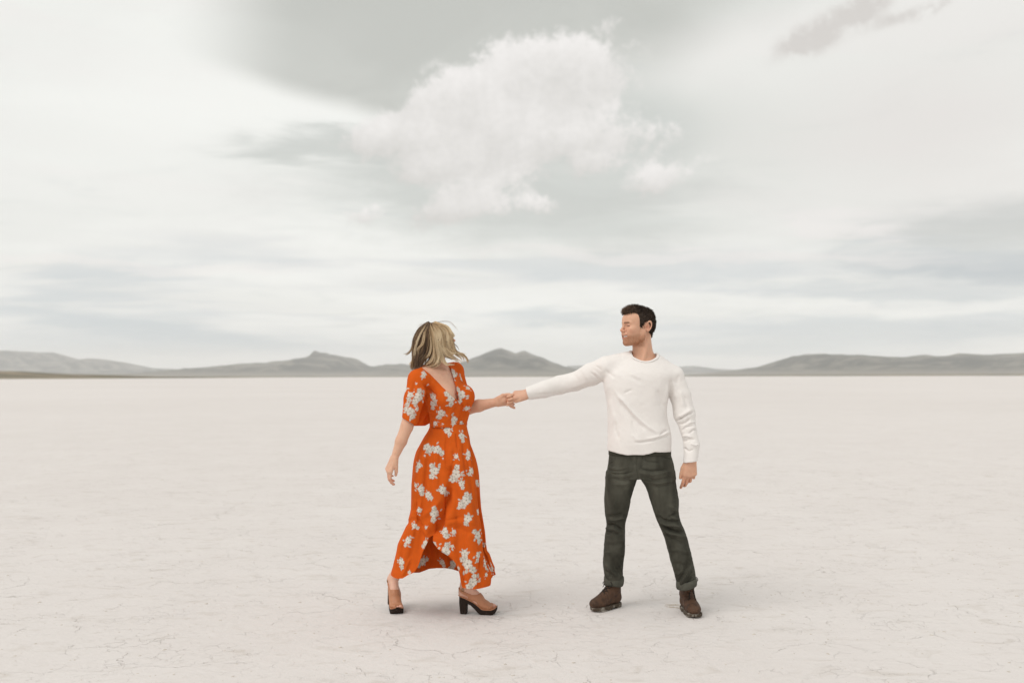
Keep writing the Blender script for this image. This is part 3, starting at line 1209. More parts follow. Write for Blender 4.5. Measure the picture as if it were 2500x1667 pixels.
def build_man():
    base = bpy.data.objects.new('person', None)
    COLL.objects.link(base)
    base.empty_display_size = 0.2
    base.location = tuple((G(1478, 1488) + G(1690, 1500)) / 2)
    base['label'] = 'person in white crew neck sweater and dark green jeans, smiling, one arm stretched out'
    base['category'] = 'person'
    bpy.context.view_layer.update()

    # ---------------------------------------------------------------- sweater
    S = Solid()
    torso = loft_rows([(1112, 1485, 1636, YM, 0.128), (1085, 1484, 1638, YM, 0.134), (1058, 1484.5, 1637, YM, 0.134), (1026, 1484, 1629, YM, 0.126),
                       (1000, 1483, 1627, YM, 0.124), (966, 1479, 1633, YM, 0.124), (938, 1474, 1642, YM, 0.124), (912, 1478, 1648, YM, 0.116),
                       (892, 1500, 1632, YM, 0.092), (876, 1525, 1612, YM, 0.07)], 2.35)
    S.add(torso)
    S.add(rcone(W(1550, 876, YM + 0.01), W(1484, 895, YM), 0.052, 0.062), 0.03)
    S.add(rcone(W(1597, 884, YM + 0.01), W(1643, 918, YM), 0.052, 0.061), 0.03)
    # outstretched arm
    A = [W(1480, 897, YM), W(1445, 913, YM + 0.06), W(1404, 931, YM + 0.11), W(1366, 940, YM + 0.11), W(1331, 949.5, YM + 0.07), W(1284, 961.5, YM + 0.03)]
    R = [0.064, 0.0655, 0.054, 0.0535, 0.0485, 0.0355]
    ax = nrm(A[5] - A[4])
    cuffn = nrm(W(1282, 947, YM + 0.03) - W(1290, 976, YM + 0.03))
    cuff_n = nrm(np.cross(cuffn, (0, -1.0, 0)))
    if cuff_n @ ax < 0:
        cuff_n = -cuff_n
    for i in range(5):
        seg = rcone(A[i], A[i + 1] if i < 4 else A[5] + ax * 0.03, R[i], R[i + 1] if i < 4 else R[5])
        if i == 4:
            seg = inter(seg, plane(W(1286.5, 961.5, YM + 0.03), cuff_n))
        S.add(seg, 0.012)
    # hanging arm
    B = [W(1645, 918, YM), W(1661, 966, YM - 0.005), W(1671, 1010, YM - 0.012), W(1680, 1046, YM - 0.03), W(1689, 1086, YM - 0.05), W(1685.5, 1128, YM - 0.07)]
    RB = [0.058, 0.0585, 0.0600, 0.0455, 0.0430, 0.0400]
    for i in range(5):
        seg = rcone(B[i], B[i + 1], RB[i], RB[i + 1])
        if i == 4:
            seg = inter(seg, plane(B[5] + np.array([0, 0, 0.002]), nrm((0.16, 0.0, -1.0))))
        S.add(seg, 0.014)
    # neck opening
    nc = W(1572, 864, YM - 0.012)
    fdir, zdir = nrm((0.0, -1.0, -0.42)), nrm((0.05, -0.42, 1.0))
    xdir = nrm(np.cross(fdir, zdir))
    zdir = nrm(np.cross(xdir, fdir))
    Rn = np.array([xdir, fdir, zdir])
    S.cut(ell(nc, (0.080, 0.086, 0.050), Rn), 0.006)
    # hem: a shallow wave
    hx = np.array([W(p, 1100, YM)[0] for p in (1440, 1485, 1510, 1527, 1563, 1580, 1591, 1610, 1635, 1690)])
    hz = np.array([W(1560, p, YM)[2] for p in (1097, 1099, 1104, 1107, 1106, 1103, 1099.5, 1100.5, 1102, 1102)])
    S.keep(lambda p: np.where(np.abs(p[:, 0] - W(1560, 1000, YM)[0]) < 0.205, np.interp(p[:, 0], hx, hz) - p[:, 2], -1.0))
    # hollow cuffs
    S.cut(rcone(A[5] - ax * 0.035, A[5] + ax * 0.06, 0.029, 0.031))
    axb = nrm(B[5] - B[4])
    S.cut(rcone(B[5] - axb * 0.004, B[5] + axb * 0.06, 0.029, 0.031))
    lo, hi = bounds(A + B + [W(1485, 1112, YM), W(1640, 1112, YM), W(1548, 850, YM)], 0.09)
    lo[1] -= 0.06; hi[1] += 0.06
    v, q = S.mesh(0.0042, lo, hi, 2)
    z3 = lambda pts: [(1400 + a / 3.92, 720 + c / 3.92) for a, c in pts]
    z9 = lambda pts: [(1260 + a / 9.8, 860 + c / 9.8) for a, c in pts]
    L = [
        (z3([(395, 915), (430, 965), (480, 1015), (560, 1120), (650, 1210), (740, 1280), (820, 1325)]), 4.0, 10, 'r'),
        (z3([(420, 1010), (520, 1125), (610, 1220), (700, 1300)]), 5.5, 7, 'v'),
        (z3([(480, 940), (520, 925), (560, 905)]), 3, 4, 'v'),
        (z3([(580, 1412), (680, 1405), (760, 1390), (830, 1368), (935, 1335)]), 2.8, 8, 'v'),
        (z3([(700, 1378), (790, 1362), (860, 1335), (930, 1300)]), 3.6, 6, 'r'),
        (z3([(825, 1345), (865, 1310), (905, 1288)]), 2.6, 8, 'v'),
        (z3([(560, 1330), (600, 1380), (660, 1400)]), 4, 4, 'r'),
        (z3([(400, 1200), (405, 1300), (440, 1390)]), 4, 5, 'v'),
        (z3([(345, 1000), (385, 1150), (390, 1280)]), 6, 5, 'r'),
        (z3([(560, 1200), (580, 1280), (610, 1350)]), 4, 4, 'v'),
        (z3([(300, 715), (340, 750), (400, 795)]), 4, 7, 'v'),
        (z3([(330, 690), (400, 740), (470, 790)]), 5, 4, 'r'),
        (z3([(520, 765), (580, 800), (650, 835)]), 5, 6, 'v'),
        (z3([(540, 745), (600, 780), (690, 815)]), 5, 4, 'r'),
        (z3([(440, 540), (460, 580), (475, 610)]), 3, 5, 'v'),
        (z3([(800, 900), (830, 980), (860, 1080)]), 6, 6, 'v'),
        (z3([(900, 860), (885, 960), (870, 1060)]), 4, 6, 'r'),
        (z3([(930, 800), (922, 900), (915, 985)]), 3.2, 9, 'v'),
        (z3([(945, 830), (970, 900), (985, 1000)]), 5, 6, 'r'),
        (z3([(1010, 760), (985, 860)]), 4, 4, 'v'),
        # outstretched sleeve
        (z9([(1780, 480), (1880, 570), (2010, 690)]), 2.4, 8, 'v'),
        (z9([(1900, 330), (1980, 370), (2040, 430)]), 2.2, 5, 'v'),
        (z9([(1830, 430), (1930, 520), (2050, 640)]), 2.8, 5, 'r'),
        (z9([(1250, 930), (1400, 880), (1700, 790), (1960, 720)]), 3.4, 6, 'v'),
        (z9([(1200, 890), (1450, 820), (1700, 700)]), 4.0, 4, 'r'),
        (z9([(400, 1030), (600, 1000), (850, 985), (1100, 960)]), 2.2, 4, 'v'),
        (z9([(1300, 500), (1420, 570), (1480, 680)]), 3.5, 4, 'v'),
        (z9([(950, 580), (1080, 640), (1150, 760)]), 3.5, 3, 'v'),
        (z9([(1560, 400), (1650, 520), (1700, 640)]), 4, 4, 'r'),
        # hanging sleeve: rumpled below the elbow
        (z3([(985, 1205), (1040, 1175), (1095, 1140), (1158, 1118)]), 2.2, 12, 'v'),
        (z3([(1000, 1170), (1060, 1140), (1130, 1095)]), 3.5, 7, 'r'),
        (z3([(1012, 1240), (1070, 1222), (1120, 1180)]), 2.6, 8, 'v'),
        (z3([(1090, 1235), (1130, 1215), (1172, 1215)]), 2.0, 6, 'r'),
        (z3([(1035, 1300), (1080, 1262), (1150, 1250)]), 2.8, 8, 'v'),
        (z3([(1100, 1330), (1150, 1290), (1185, 1290)]), 2.2, 7, 'v'),
        (z3([(1042, 1352), (1085, 1345), (1130, 1365)]), 2.2, 6, 'r'),
        (z3([(1050, 1405), (1120, 1375), (1165, 1385)]), 3.0, 8, 'v'),
        (z3([(1120, 1420), (1165, 1440), (1203, 1425)]), 2.2, 7, 'r'),
        (z3([(1058, 1462), (1100, 1492), (1150, 1478)]), 2.2, 8, 'v'),
        (z3([(1060, 960), (1085, 1040), (1090, 1100)]), 4, 5, 'v'),
        (z3([(1020, 900), (1040, 1000), (1050, 1080)]), 4, 4, 'r'),
    ]
    sof = set(range(10, 15)) | set(range(20, 29)) | set()
    v = creases(v, q, [(a_, b_, c_ * (0.62 if i_ in sof else 1.1), d_) for i_, (a_, b_, c_, d_) in enumerate(L)])
    n = vnormals(v, q)
    v = v + n * (0.0060 * (fbm(v * 13.0, 3, 5) - 0.5) + 0.0012 * (fbm(v * 60.0, 2, 9) - 0.5))[:, None]
    m_sweater = cloth_material('white_cotton_knit', (0.80, 0.762, 0.735), 0.95, 700.0, 0.35, 0.05, sheen=0.15, fuzz=0.4)
    sweater = emit('sweater', v, q, m_sweater, base)
    # ribbed collar
    th = np.linspace(0, 2 * math.pi, 72, endpoint=False)
    ring = np.array([nc + xdir * 0.0825 * math.cos(t) + fdir * 0.089 * math.sin(t) for t in th])
    # settle the rib on the knit
    for it in range(6):
        d = S.dist(ring)
        e = 1e-3
        g = np.stack([(S.dist(ring + np.eye(3)[k] * e) - d) / e for k in range(3)], -1)
        g /= np.linalg.norm(g, axis=1)[:, None] + 1e-9
        ring = ring - g * (d[:, None] - 0.001)
    k_ = np.array([1, 2, 3, 2, 1]) / 9.0
    ring = np.stack([np.convolve(np.r_[ring[-2:, c], ring[:, c], ring[:2, c]], k_, 'valid') for c in range(3)], -1)
    cv, cf = tube(ring, 0.0085, 10, closed=True, up=tuple(zdir), flat=0.55)
    emit('collar', cv, cf, m_sweater, sweater)
    # hem band and cuff ribs
    # ---------------------------------------------------------------- jeans
    J = Solid()
    hipY = YM
    J.add(loft_rows([(1090, 1489, 1633, hipY, 0.110), (1104, 1488, 1636, hipY, 0.114), (1130, 1485, 1643, hipY, 0.120), (1150, 1482, 1646.5, hipY, 0.120), (1166, 1481, 1648, hipY, 0.112)], 2.3))
    fl = G(1500, 1480)[1]       # depth of the far boot's ankle
    fr_ = 5.81
    lerp = lambda a, c, t: a + (c - a) * t
    left = [(1150, 1481, 1560, .0, .108), (1171, 1478, 1555, .05, .104), (1189, 1477, 1548, .1, .100), (1221, 1475, 1538, .2, .092), (1256, 1478, 1531.5, .35, .082),
            (1282, 1481, 1526.5, .47, .074), (1306, 1477, 1525.5, .57, .074), (1344, 1474.5, 1525, .72, .074), (1370, 1473, 1522, .82, .068), (1403, 1475, 1519.5, .95, .062), (1420, 1476, 1519, 1., .060)]
    J.add(loft_rows([(py, a, c, lerp(hipY, fl - 0.02, t), d) for py, a, c, t, d in left], 2.2), 0.012)
    right = [(1150, 1562, 1646, .0, .108), (1171, 1565, 1648.5, .05, .104), (1184, 1574, 1650.5, .1, .100), (1221, 1588, 1656.5, .2, .092), (1247, 1596.5, 1656, .32, .084),
             (1271, 1605, 1661, .42, .078), (1294, 1615.5, 1670.5, .5, .075), (1344, 1631, 1685, .7, .074), (1391, 1644, 1695.5, .9, .064), (1412, 1650, 1698, .97, .061), (1426, 1654, 1699, 1., .060)]
    J.add(loft_rows([(py, a, c, lerp(hipY, fr_, t), d) for py, a, c, t, d in right], 2.2), 0.012)
    J.cut(ell(W(1560, 1186, hipY), (0.006, 0.2, 0.03)), 0.02)
    lo, hi = bounds([W(1470, 1090, YM), W(1705, 1435, YM), W(1470, 1090, fl)], 0.02)
    lo[1] = YM - 0.16; hi[1] = fl + 0.12
    v, q = J.mesh(0.0042, lo, hi, 2)
    z4 = lambda pts: [(1400 + a / 3.408, 1080 + c / 3.408) for a, c in pts]
    L = [
        (z4([(275, 235), (340, 262), (420, 262), (505, 240)]), 3, 4, 'v'), (z4([(280, 205), (370, 225), (480, 205)]), 3, 3, 'r'),
        (z4([(300, 300), (400, 315), (500, 290)]), 4, 4, 'v'), (z4([(330, 350), (430, 345), (515, 310)]), 4, 4, 'r'),
        (z4([(545, 215), (640, 240), (780, 225)]), 3, 4, 'v'), (z4([(545, 250), (660, 270), (820, 240)]), 3, 4, 'r'), (z4([(560, 285), (680, 315), (840, 290)]), 4, 5, 'v'),
        (z4([(590, 330), (700, 370), (830, 340)]), 4, 4, 'v'), (z4([(570, 300), (700, 345), (850, 315)]), 4, 3, 'r'),
        (z4([(470, 130), (500, 170), (515, 200)]), 3, 4, 'v'), (z4([(590, 130), (610, 160), (720, 170)]), 3, 3, 'v'),
        # knees
        (z4([(280, 605), (340, 615), (420, 590)]), 4, 5, 'v'), (z4([(275, 650), (330, 665), (430, 640)]), 3.5, 6, 'v'), (z4([(272, 685), (340, 690), (400, 720), (425, 725)]), 3, 9, 'v'),
        (z4([(265, 712), (330, 715), (395, 745)]), 3.5, 7, 'r'), (z4([(290, 640), (360, 640), (430, 610)]), 4, 6, 'r'), (z4([(262, 760), (330, 745), (380, 770)]), 4, 5, 'v'),
        (z4([(270, 840), (340, 860), (420, 830)]), 5, 4, 'v'), (z4([(255, 920), (330, 905), (415, 930)]), 6, 3, 'r'),
        (z4([(265, 1000), (300, 1040), (330, 1080), (350, 1130)]), 4, 6, 'r'), (z4([(330, 960), (340, 1040), (385, 1100)]), 4, 5, 'v'), (z4([(262, 1060), (300, 1090), (320, 1125)]), 3, 5, 'v'),
        (z4([(385, 1000), (395, 1060), (400, 1110)]), 3, 4, 'r'),
        (z4([(680, 600), (730, 640), (800, 660), (880, 650)]), 3.5, 6, 'v'), (z4([(700, 640), (760, 680), (830, 690), (900, 710)]), 3.5, 8, 'r'),
        (z4([(715, 665), (780, 715), (850, 740), (925, 745)]), 3.2, 9, 'v'), (z4([(740, 710), (800, 750), (880, 775), (940, 790)]), 4, 7, 'r'),
        (z4([(745, 750), (820, 800), (930, 850)]), 4, 5, 'v'), (z4([(865, 560), (840, 600), (790, 620)]), 3, 6, 'v'), (z4([(800, 520), (840, 560), (875, 590)]), 4, 4, 'r'),
        (z4([(890, 640), (850, 640), (800, 600)]), 3, 5, 'r'),
        (z4([(800, 900), (880, 890), (960, 920)]), 5, 4, 'r'), (z4([(940, 860), (950, 920), (985, 990)]), 4, 4, 'r'),
        (z4([(985, 1020), (940, 1100), (890, 1190)]), 4, 6, 'r'), (z4([(945, 1030), (900, 1110), (865, 1170)]), 4, 6, 'v'), (z4([(1010, 1090), (960, 1150), (930, 1200)]), 3, 6, 'v'),
        (z4([(820, 1000), (880, 1010), (950, 1040)]), 5, 4, 'v'), (z4([(840, 1090), (880, 1090), (930, 1060)]), 4, 4, 'r'),
        (z4([(870, 400), (850, 450), (860, 500)]), 5, 4, 'v'), (z4([(640, 460), (690, 590), (740, 700)]), 3, 3, 'r'), (z4([(470, 470), (445, 580)]), 3, 3, 'r'),
        # fly, yoke and pocket seams
        (z4([(528, 100), (530, 180), (536, 300)]), 1.6, 3.0, 'v'), (z4([(580, 100), (575, 190), (545, 235)]), 1.2, 2.0, 'v'), (z4([(655, 75), (700, 100), (760, 120), (826, 150)]), 1.5, 4.0, 'v'),
        (z4([(300, 95), (420, 110), (520, 112)]), 1.2, 2.0, 'v'), (z4([(300, 130), (330, 160), (290, 185)]), 1.3, 3.0, 'v'), (z4([(540, 300), (520, 360), (450, 600), (425, 900), (410, 1120)]), 1.2, 1.8, 'r'),
    ]
    v0 = v.copy()
    v = creases(v, q, [(a_, b_, c_ * 2.1, d_) for a_, b_, c_, d_ in L], 0.0)
    n = vnormals(v, q)
    v = v + n * (0.006 * (fbm(v * 16.0, 3, 15) - 0.5) + 0.002 * (fbm(v * 55.0, 2, 19) - 0.5))[:, None]
    wear = np.clip(0.48 + 0.62 * (fbm(v * np.array([20., 20., 8.]), 4, 41) - 0.5) * 2, 0, 1)[:, None]
    jc = (1 - wear) * np.array((0.030, 0.029, 0.022)) + wear * np.array((0.088, 0.085, 0.067))
    px_, py_ = proj(v)
    fade = np.exp(-((px_ - 1520) / 22) ** 2 - ((py_ - 1170) / 55) ** 2) + np.exp(-((px_ - 1612) / 24) ** 2 - ((py_ - 1175) / 60) ** 2)
    jc = jc * (1 + 0.30 * np.clip(fade, 0, 1))[:, None]
    m_jeans = cloth_material('dark_green_twill', None, 0.9, 1500.0, 0.5, 0.22, fuzz=0.5)
    jeans = emit('jeans', v, q, m_jeans, base, jc)
    # fly and button, waistband
    wb = []
    for k in range(80):
        t = 2 * math.pi * k / 80
        c = W(1562, 1103, hipY)
        a_, b_ = pxm(75, hipY), 0.1155
        cs, sn = math.cos(t), math.sin(t)
        r = (abs(cs) ** 2.3 + abs(sn) ** 2.3) ** (-1 / 2.3)
        wb.append(c + np.array([a_ * cs * r, b_ * sn * r, 0.0]))
    wv, wf = tube(np.array(wb), 0.0125, 8, closed=True, up=(0, 0, 1), flat=0.30)
    # a flat band: tall in z, thin outwards
    wbn = np.array(wb)
    cc = wbn.mean(0)
    rings = []
    for dz, g in ((-0.017, 0.996), (-0.016, 1.012), (0.016, 1.012), (0.017, 0.99)):
        r = cc + (wbn - cc) * g
        r[:, 2] += dz
        rings.append(r)
    emit('waistband', np.concatenate(rings), grid_faces(4, 80, wrap=True), m_jeans, jeans, np.tile((0.050, 0.048, 0.036), (320, 1)))
    # turned-up cuffs
    def turn_up(cpx, cpy, half, Y, dep, tilt, hgt, seed):
        rows = []
        N = 56
        prof = [(-0.5, 0.90), (-0.52, 1.03), (-0.30, 1.10), (0.1, 1.12), (0.40, 1.10), (0.5, 1.05), (0.47, 0.98)]
        for pz, g in prof:
            r = []
            for k in range(N):
                t = 2 * math.pi * k / N
                cs, sn = math.cos(t), math.sin(t)
                wob = 1 + 0.03 * math.sin(2 * t + seed) + 0.022 * math.sin(5 * t + seed * 2) * (1 if pz > 0 else 0.4)
                c = W(cpx, cpy, Y)
                r.append(c + np.array([pxm(half, Y) * cs * g * wob, dep * sn * g * wob, pz * hgt + tilt * cs * pxm(half, Y) + 0.003 * math.sin(3 * t + seed)]))
            rows.append(r)
        vv = np.array(rows).reshape(-1, 3)
        cc_ = np.tile((0.084, 0.082, 0.066), (len(vv), 1)) * (0.8 + 0.4 * fbm(vv * 40, 3, seed))[:, None]
        return emit('turned_up_cuff', vv, grid_faces(len(prof), N, wrap=True), m_jeans, jeans, cc_)
    turn_up(1498.5, 1416.5, 21.5, fl - 0.02, 0.060, -0.03, pxm(21, 5.9), 1)
    turn_up(1676, 1424, 23.0, fr_, 0.060, 0.20, pxm(19, 5.9), 4)

    # ---------------------------------------------------------------- boots
    m_boot = plain_material('brown_suede', (0.085, 0.044, 0.025), 0.72, 0.3, 0.40, 30.0, (0.026, 0.014, 0.009), 0.35)
    m_sole = plain_material('dusty_rubber', (0.07, 0.055, 0.04), 0.9, 0.2, 0.25, 50.0, (0.03, 0.024, 0.018), 0.3, attr=True)
    m_lace = plain_material('dark_lace', (0.022, 0.018, 0.015), 0.8, 0.2, 0.2, 200.0)

    def boot(heel, heading, top, s=1.0, bow=1, du=0.0):
        h = np.array([math.cos(heading), math.sin(heading), 0.0])
        fr = Frame(heel, h, np.cross((0, 0, 1.0), h), (0, 0, 1), s)
        B_ = Solid()
        Lw = fr.wrap
        topl = fr.inv(np.asarray(top)[None])[0]
        B_.add(Lw(ell((0.205, 0.0, 0.050), (0.072, 0.047, 0.036))))
        B_.add(Lw(rcone((0.175, 0, 0.058), (0.085, 0, 0.110), 0.040, 0.043)), 0.02)
        B_.add(Lw(rcone((0.045, 0, 0.060), (0.055, 0, 0.115), 0.037, 0.040)), 0.02)
        B_.add(Lw(rcone((0.045, 0, 0.060), (0.200, 0, 0.045), 0.036, 0.034)), 0.015)
        B_.add(Lw(inter(rcone((0.064, 0, 0.115), topl, 0.043, 0.046), plane(topl, topl - np.array((0.064, 0, 0.115))))), 0.015)
        B_.cut(Lw(plane((0, 0, 0.028), (0, 0, 1))))
        lo_, hi_ = bounds([fr(-0.02, -0.08, 0), fr(-0.02, 0.08, 0), fr(0.30, -0.08, 0), fr(0.30, 0.08, 0.0), np.asarray(top)], 0.05)
        v_, q_ = B_.mesh(0.0036, lo_, hi_, 2)
        l = fr.inv(v_)
        nn = vnormals(v_, q_)
        # toe seam, vamp wrinkles, facing edges
        d_ = -0.0022 * np.exp(-((l[:, 0] - 0.150 - 0.25 * np.abs(l[:, 1])) / 0.0030) ** 2) * (l[:, 2] > 0.035)
        d_ += -0.0020 * np.exp(-((np.abs(l[:, 1]) - 0.020) / 0.0028) ** 2) * ((l[:, 0] < 0.150) & (l[:, 0] > 0.06) & (l[:, 2] > 0.07))
        d_ += 0.003 * (fbm(l * 30, 3, 3) - 0.5) + 0.0018 * np.sin(l[:, 0] * 420 + 3 * fbm(l * 40, 2, 8)) * np.exp(-((l[:, 0] - 0.175) / 0.022) ** 2)
        v_ = v_ + nn * d_[:, None]
        bo = emit('boot', v_, q_, m_boot, base)
        # sole: welt, forefoot, heel block
        So = Solid()

        def plan(p):
            g = rcone((0.040, 0.0, 0.0), (0.215, 0.003, 0.0), 0.0375, 0.0500)
            r = p.copy(); r[:, 2] = 0
            return g(r)
        So.add(Lw(inter(plan, plane((0, 0, 0.030), (0, 0, 1)), plane((0, 0, 0.010), (0, 0, -1)))))
        So.add(Lw(inter(offset(plan, -0.002), plane((0, 0, 0.012), (0, 0, 1)), plane((0, 0, 0.0005), (0, 0, -1)), plane((0.118, 0, 0), (-1, 0, 0.5)))), 0.001)
        So.add(Lw(inter(offset(plan, -0.002), plane((0, 0, 0.026), (0, 0, 1)), plane((0, 0, 0.0005), (0, 0, -1)), plane((0.078, 0, 0), (1, 0, 0.15)))), 0.001)
        # toe spring
        So.cut(Lw(plane((0.195, 0, 0.0), (-0.16, 0, 1.0))))
        sv, sq = So.mesh(0.0034, lo_, hi_, 1)
        l = fr.inv(sv)
        nz = fbm(l * 55, 3, 7)
        dust = np.clip((0.011 - l[:, 2]) / 0.004, 0, 1) * np.clip((nz - 0.36) / 0.12, 0, 1) * np.clip((l[:, 0] - 0.16) / 0.05, 0, 1)
        dust = np.maximum(dust, 0.35 * np.clip((nz - 0.5) / 0.2, 0, 1))
        sc = (1 - dust)[:, None] * np.array((0.075, 0.056, 0.040)) + dust[:, None] * np.array((0.60, 0.56, 0.50))
        emit('sole', sv, sq, m_sole, bo, sc)
        # laces: three bars and a bow with two loops
        up_ = []
        for i, u in enumerate([c_ + du for c_ in (0.168, 0.146, 0.124)]):
            pts = [(u, -0.021, 0), (u - 0.004, -0.007, 0), (u - 0.004, 0.007, 0), (u, 0.021, 0)]
            up_.append(pts)
        def on(u, w, lift):
            zz = np.linspace(0.22, 0.03, 90)
            d0 = B_.dist(np.array([fr(u, w, k) for k in zz]))
            k = np.argmax(d0 < 0)
            return fr(u, w, zz[k] + lift)
        parts_ = []
        for pts in up_:
            parts_.append(tube(catmull([on(u, w, 0.002) for u, w, _ in pts], 12), 0.0026, 6))
        for i in range(2):
            u0, u1 = [c_ + du for c_ in (0.168, 0.146, 0.124)][i:i + 2]
            for sg in (-1, 1):
                parts_.append(tube(catmull([on(u0, sg * 0.021, 0.002), on((u0 + u1) / 2, 0, 0.004), on(u1, -sg * 0.021, 0.002)], 10), 0.0022, 6))
        kn = on(0.112 + du, 0.0, 0.006)
        for sg in (-1, 1):
            side = fr.dirw(0, sg, 0); fw = fr.dirw(1, 0, 0); upv = np.array((0, 0, 1.0))
            big = 1.15 if sg == bow else 0.8
            loop = [kn, kn + big * (side * 0.018 + fw * 0.008 + upv * 0.010), kn + big * (side * 0.036 + fw * 0.014 + upv * 0.002), kn + big * (side * 0.038 + fw * 0.016 - upv * 0.012),
                    kn + big * (side * 0.022 + fw * 0.014 - upv * 0.012), kn + fw * 0.004]
            parts_.append(tube(catmull(loop, 24), 0.0021, 6))
            tail = [kn, kn + side * 0.014 + fw * 0.012 - upv * 0.004, kn + side * 0.026 + fw * 0.02 - upv * 0.028]
            parts_.append(tube(catmull(tail, 10), 0.0019, 6))
        tv, tf, _ = join(parts_)
        emit('laces', tv, tf, m_lace, bo)
        # eyelets in the facing
        return bo

    hl = G(1517, 1477)
    toe = G(1446, 1494)
    hd = math.atan2(toe[1] - hl[1], toe[0] - hl[0])
    boot(hl + 0.012 * np.array((math.cos(hd), math.sin(hd), 0)), hd, W(1497, 1420, fl - 0.02), 0.93, 1)
    toe2 = G(1699, 1510)
    hd2 = math.radians(-84)
    heel2 = toe2 - 0.245 * np.array((math.cos(hd2), math.sin(hd2), 0))
    boot(heel2, hd2, W(1678, 1426, fr_), 0.93, 1, 0.016)

    # ---------------------------------------------------------------- body
    dl = math.radians(22)
    hf = np.array((-math.cos(dl), -math.sin(dl), 0.0))
    hlft = np.array((math.sin(dl), -math.cos(dl), 0.0))
    H = Frame(W(1556.5, 796.0, YM - 0.01), hf, hlft, (0, 0, 1), 0.965)
    K = Solid()
    head_ops(K, H, True)
    K.add(rcone(W(1566, 822, YM + 0.015), W(1570, 872, YM + 0.02), 0.054, 0.060), 0.02)
    K.add(rcone(W(1570, 868, YM + 0.03), W(1520, 893, YM + 0.02), 0.036, 0.03), 0.03)
    K.add(rcone(W(1572, 868, YM + 0.03), W(1622, 900, YM + 0.02), 0.036, 0.03), 0.03)
    K.add(ell(W(1570, 908, YM - 0.005), (0.115, 0.085, 0.080)), 0.03)
    K.add(rcone(W(1583, 822, YM - 0.018), W(1569, 884, YM - 0.050), 0.014, 0.010), 0.016)      # neck muscle
    lo, hi = bounds([W(1500, 740, YM - 0.13), W(1640, 930, YM + 0.16)], 0.0)
    v1, q1 = K.mesh(0.0023, lo, hi, 2)
    # colour of the skin
    l = H.inv(v1) * 1000.0
    c1 = np.tile(np.array((0.650, 0.375, 0.252)), (len(v1), 1))

    def tint(w, col):
        nonlocal c1
        w = np.clip(w, 0, 1)[:, None]
        c1 = c1 * (1 - w) + w * np.array(col)
    ay = np.abs(l[:, 1])
    tint(0.55 * np.exp(-((l[:, 0] - 70) / 26) ** 2 - ((ay - 36) / 24) ** 2 - ((l[:, 2] + 34) / 20) ** 2), (0.62, 0.27, 0.18))
    tint(0.60 * np.exp(-((l[:, 0] - 108) / 14) ** 2 - (ay / 14) ** 2 - ((l[:, 2] + 30) / 12) ** 2), (0.60, 0.25, 0.17))
    nzz = fbm(l / 6.0, 3, 2)
    stub = np.clip((-44 - l[:, 2]) / 22 + 0.25 * np.clip((20 - l[:, 0]) / 30, -1, 1), 0, 1) * np.clip((l[:, 0] + 26) / 18, 0, 1) * np.clip((l[:, 2] + 132) / 18, 0, 1)
    tint(stub * (0.45 + 0.6 * nzz), (0.300, 0.125, 0.058))
    lip = np.exp(-((l[:, 2] + 57.5 + 0.12 * ay * -0.2) / 3.4) ** 2) * (ay < 27) * (l[:, 0] > 74) + np.exp(-((l[:, 2] + 73 - 0.012 * ay ** 2) / 4.6) ** 2) * (ay < 24) * (l[:, 0] > 79)
    tint(lip * 0.8, (0.50, 0.205, 0.160))
    brow = np.exp(-((l[:, 2] - 18.5 + 0.004 * (ay - 28) ** 2) / 4.2) ** 2) * np.clip((ay - 8) / 6, 0, 1) * np.clip((52 - ay) / 8, 0, 1) * (l[:, 0] > 58)
    tint(brow * 1.1, (0.120, 0.058, 0.028))
    lash = np.exp(-((l[:, 2] + 1.0 + 0.010 * (ay - 32) ** 2) / 2.7) ** 2) * (np.abs(ay - 33) < 13) * (l[:, 0] > 62)
    tint(lash * 1.3, (0.035, 0.018, 0.012))
    tint(0.55 * np.exp(-((l[:, 2] - 1) / 9) ** 2 - ((ay - 26) / 14) ** 2) * (l[:, 0] > 60), (0.48, 0.23, 0.16))  # darker skin round the eyes, with socket shading painted in
    tint(0.45 * np.exp(-((l[:, 0] + 28) / 30) ** 2 - ((l[:, 2] + 8) / 34) ** 2) * (ay > 70), (0.64, 0.29, 0.20))
    mouth = 0.5 * (ay < 26) * np.exp(-((l[:, 2] + 64.5) / 3.0) ** 2) * (l[:, 0] < 90) * (l[:, 0] > 70)
    tint(mouth * 0.9, (0.16, 0.05, 0.04))
    pieces = [(v1, q1, c1)]
    # rest of the body inside the clothes
    I = Solid()
    I.add(loft_rows([(1090, 1505, 1618, YM, 0.09), (1000, 1502, 1610, YM, 0.09), (930, 1498, 1625, YM, 0.09), (895, 1525, 1608, YM, 0.06)]))
    for a_, c_, r0, r1 in ((A[0], A[1], 0.036, 0.034), (A[1], A[2], 0.034, 0.032), (A[2], A[3], 0.032, 0.030), (A[3], A[4], 0.030, 0.027), (A[4], A[5], 0.027, 0.022),
                           (B[0], B[2], 0.036, 0.032), (B[2], B[3], 0.032, 0.028), (B[3], B[4], 0.028, 0.026), (B[4], B[5], 0.026, 0.022),
                           (W(1522, 1100, YM), W(1503, 1290, lerp(YM, fl, .5)), 0.065, 0.040), (W(1503, 1290, lerp(YM, fl, .5)), W(1497, 1425, fl - .02), 0.040, 0.030),
                           (W(1604, 1100, YM), W(1640, 1290, YM), 0.065, 0.040), (W(1640, 1290, YM), W(1676, 1430, fr_), 0.040, 0.030)):
        I.add(rcone(a_, c_, r0, r1), 0.008)
    lo, hi = bounds(A + B + [W(1480, 1440, fl), W(1690, 1440, fr_)], 0.10)
    v2, q2 = I.mesh(0.011, lo, hi, 1)
    pieces.append((v2, q2, (0.64, 0.375, 0.255)))
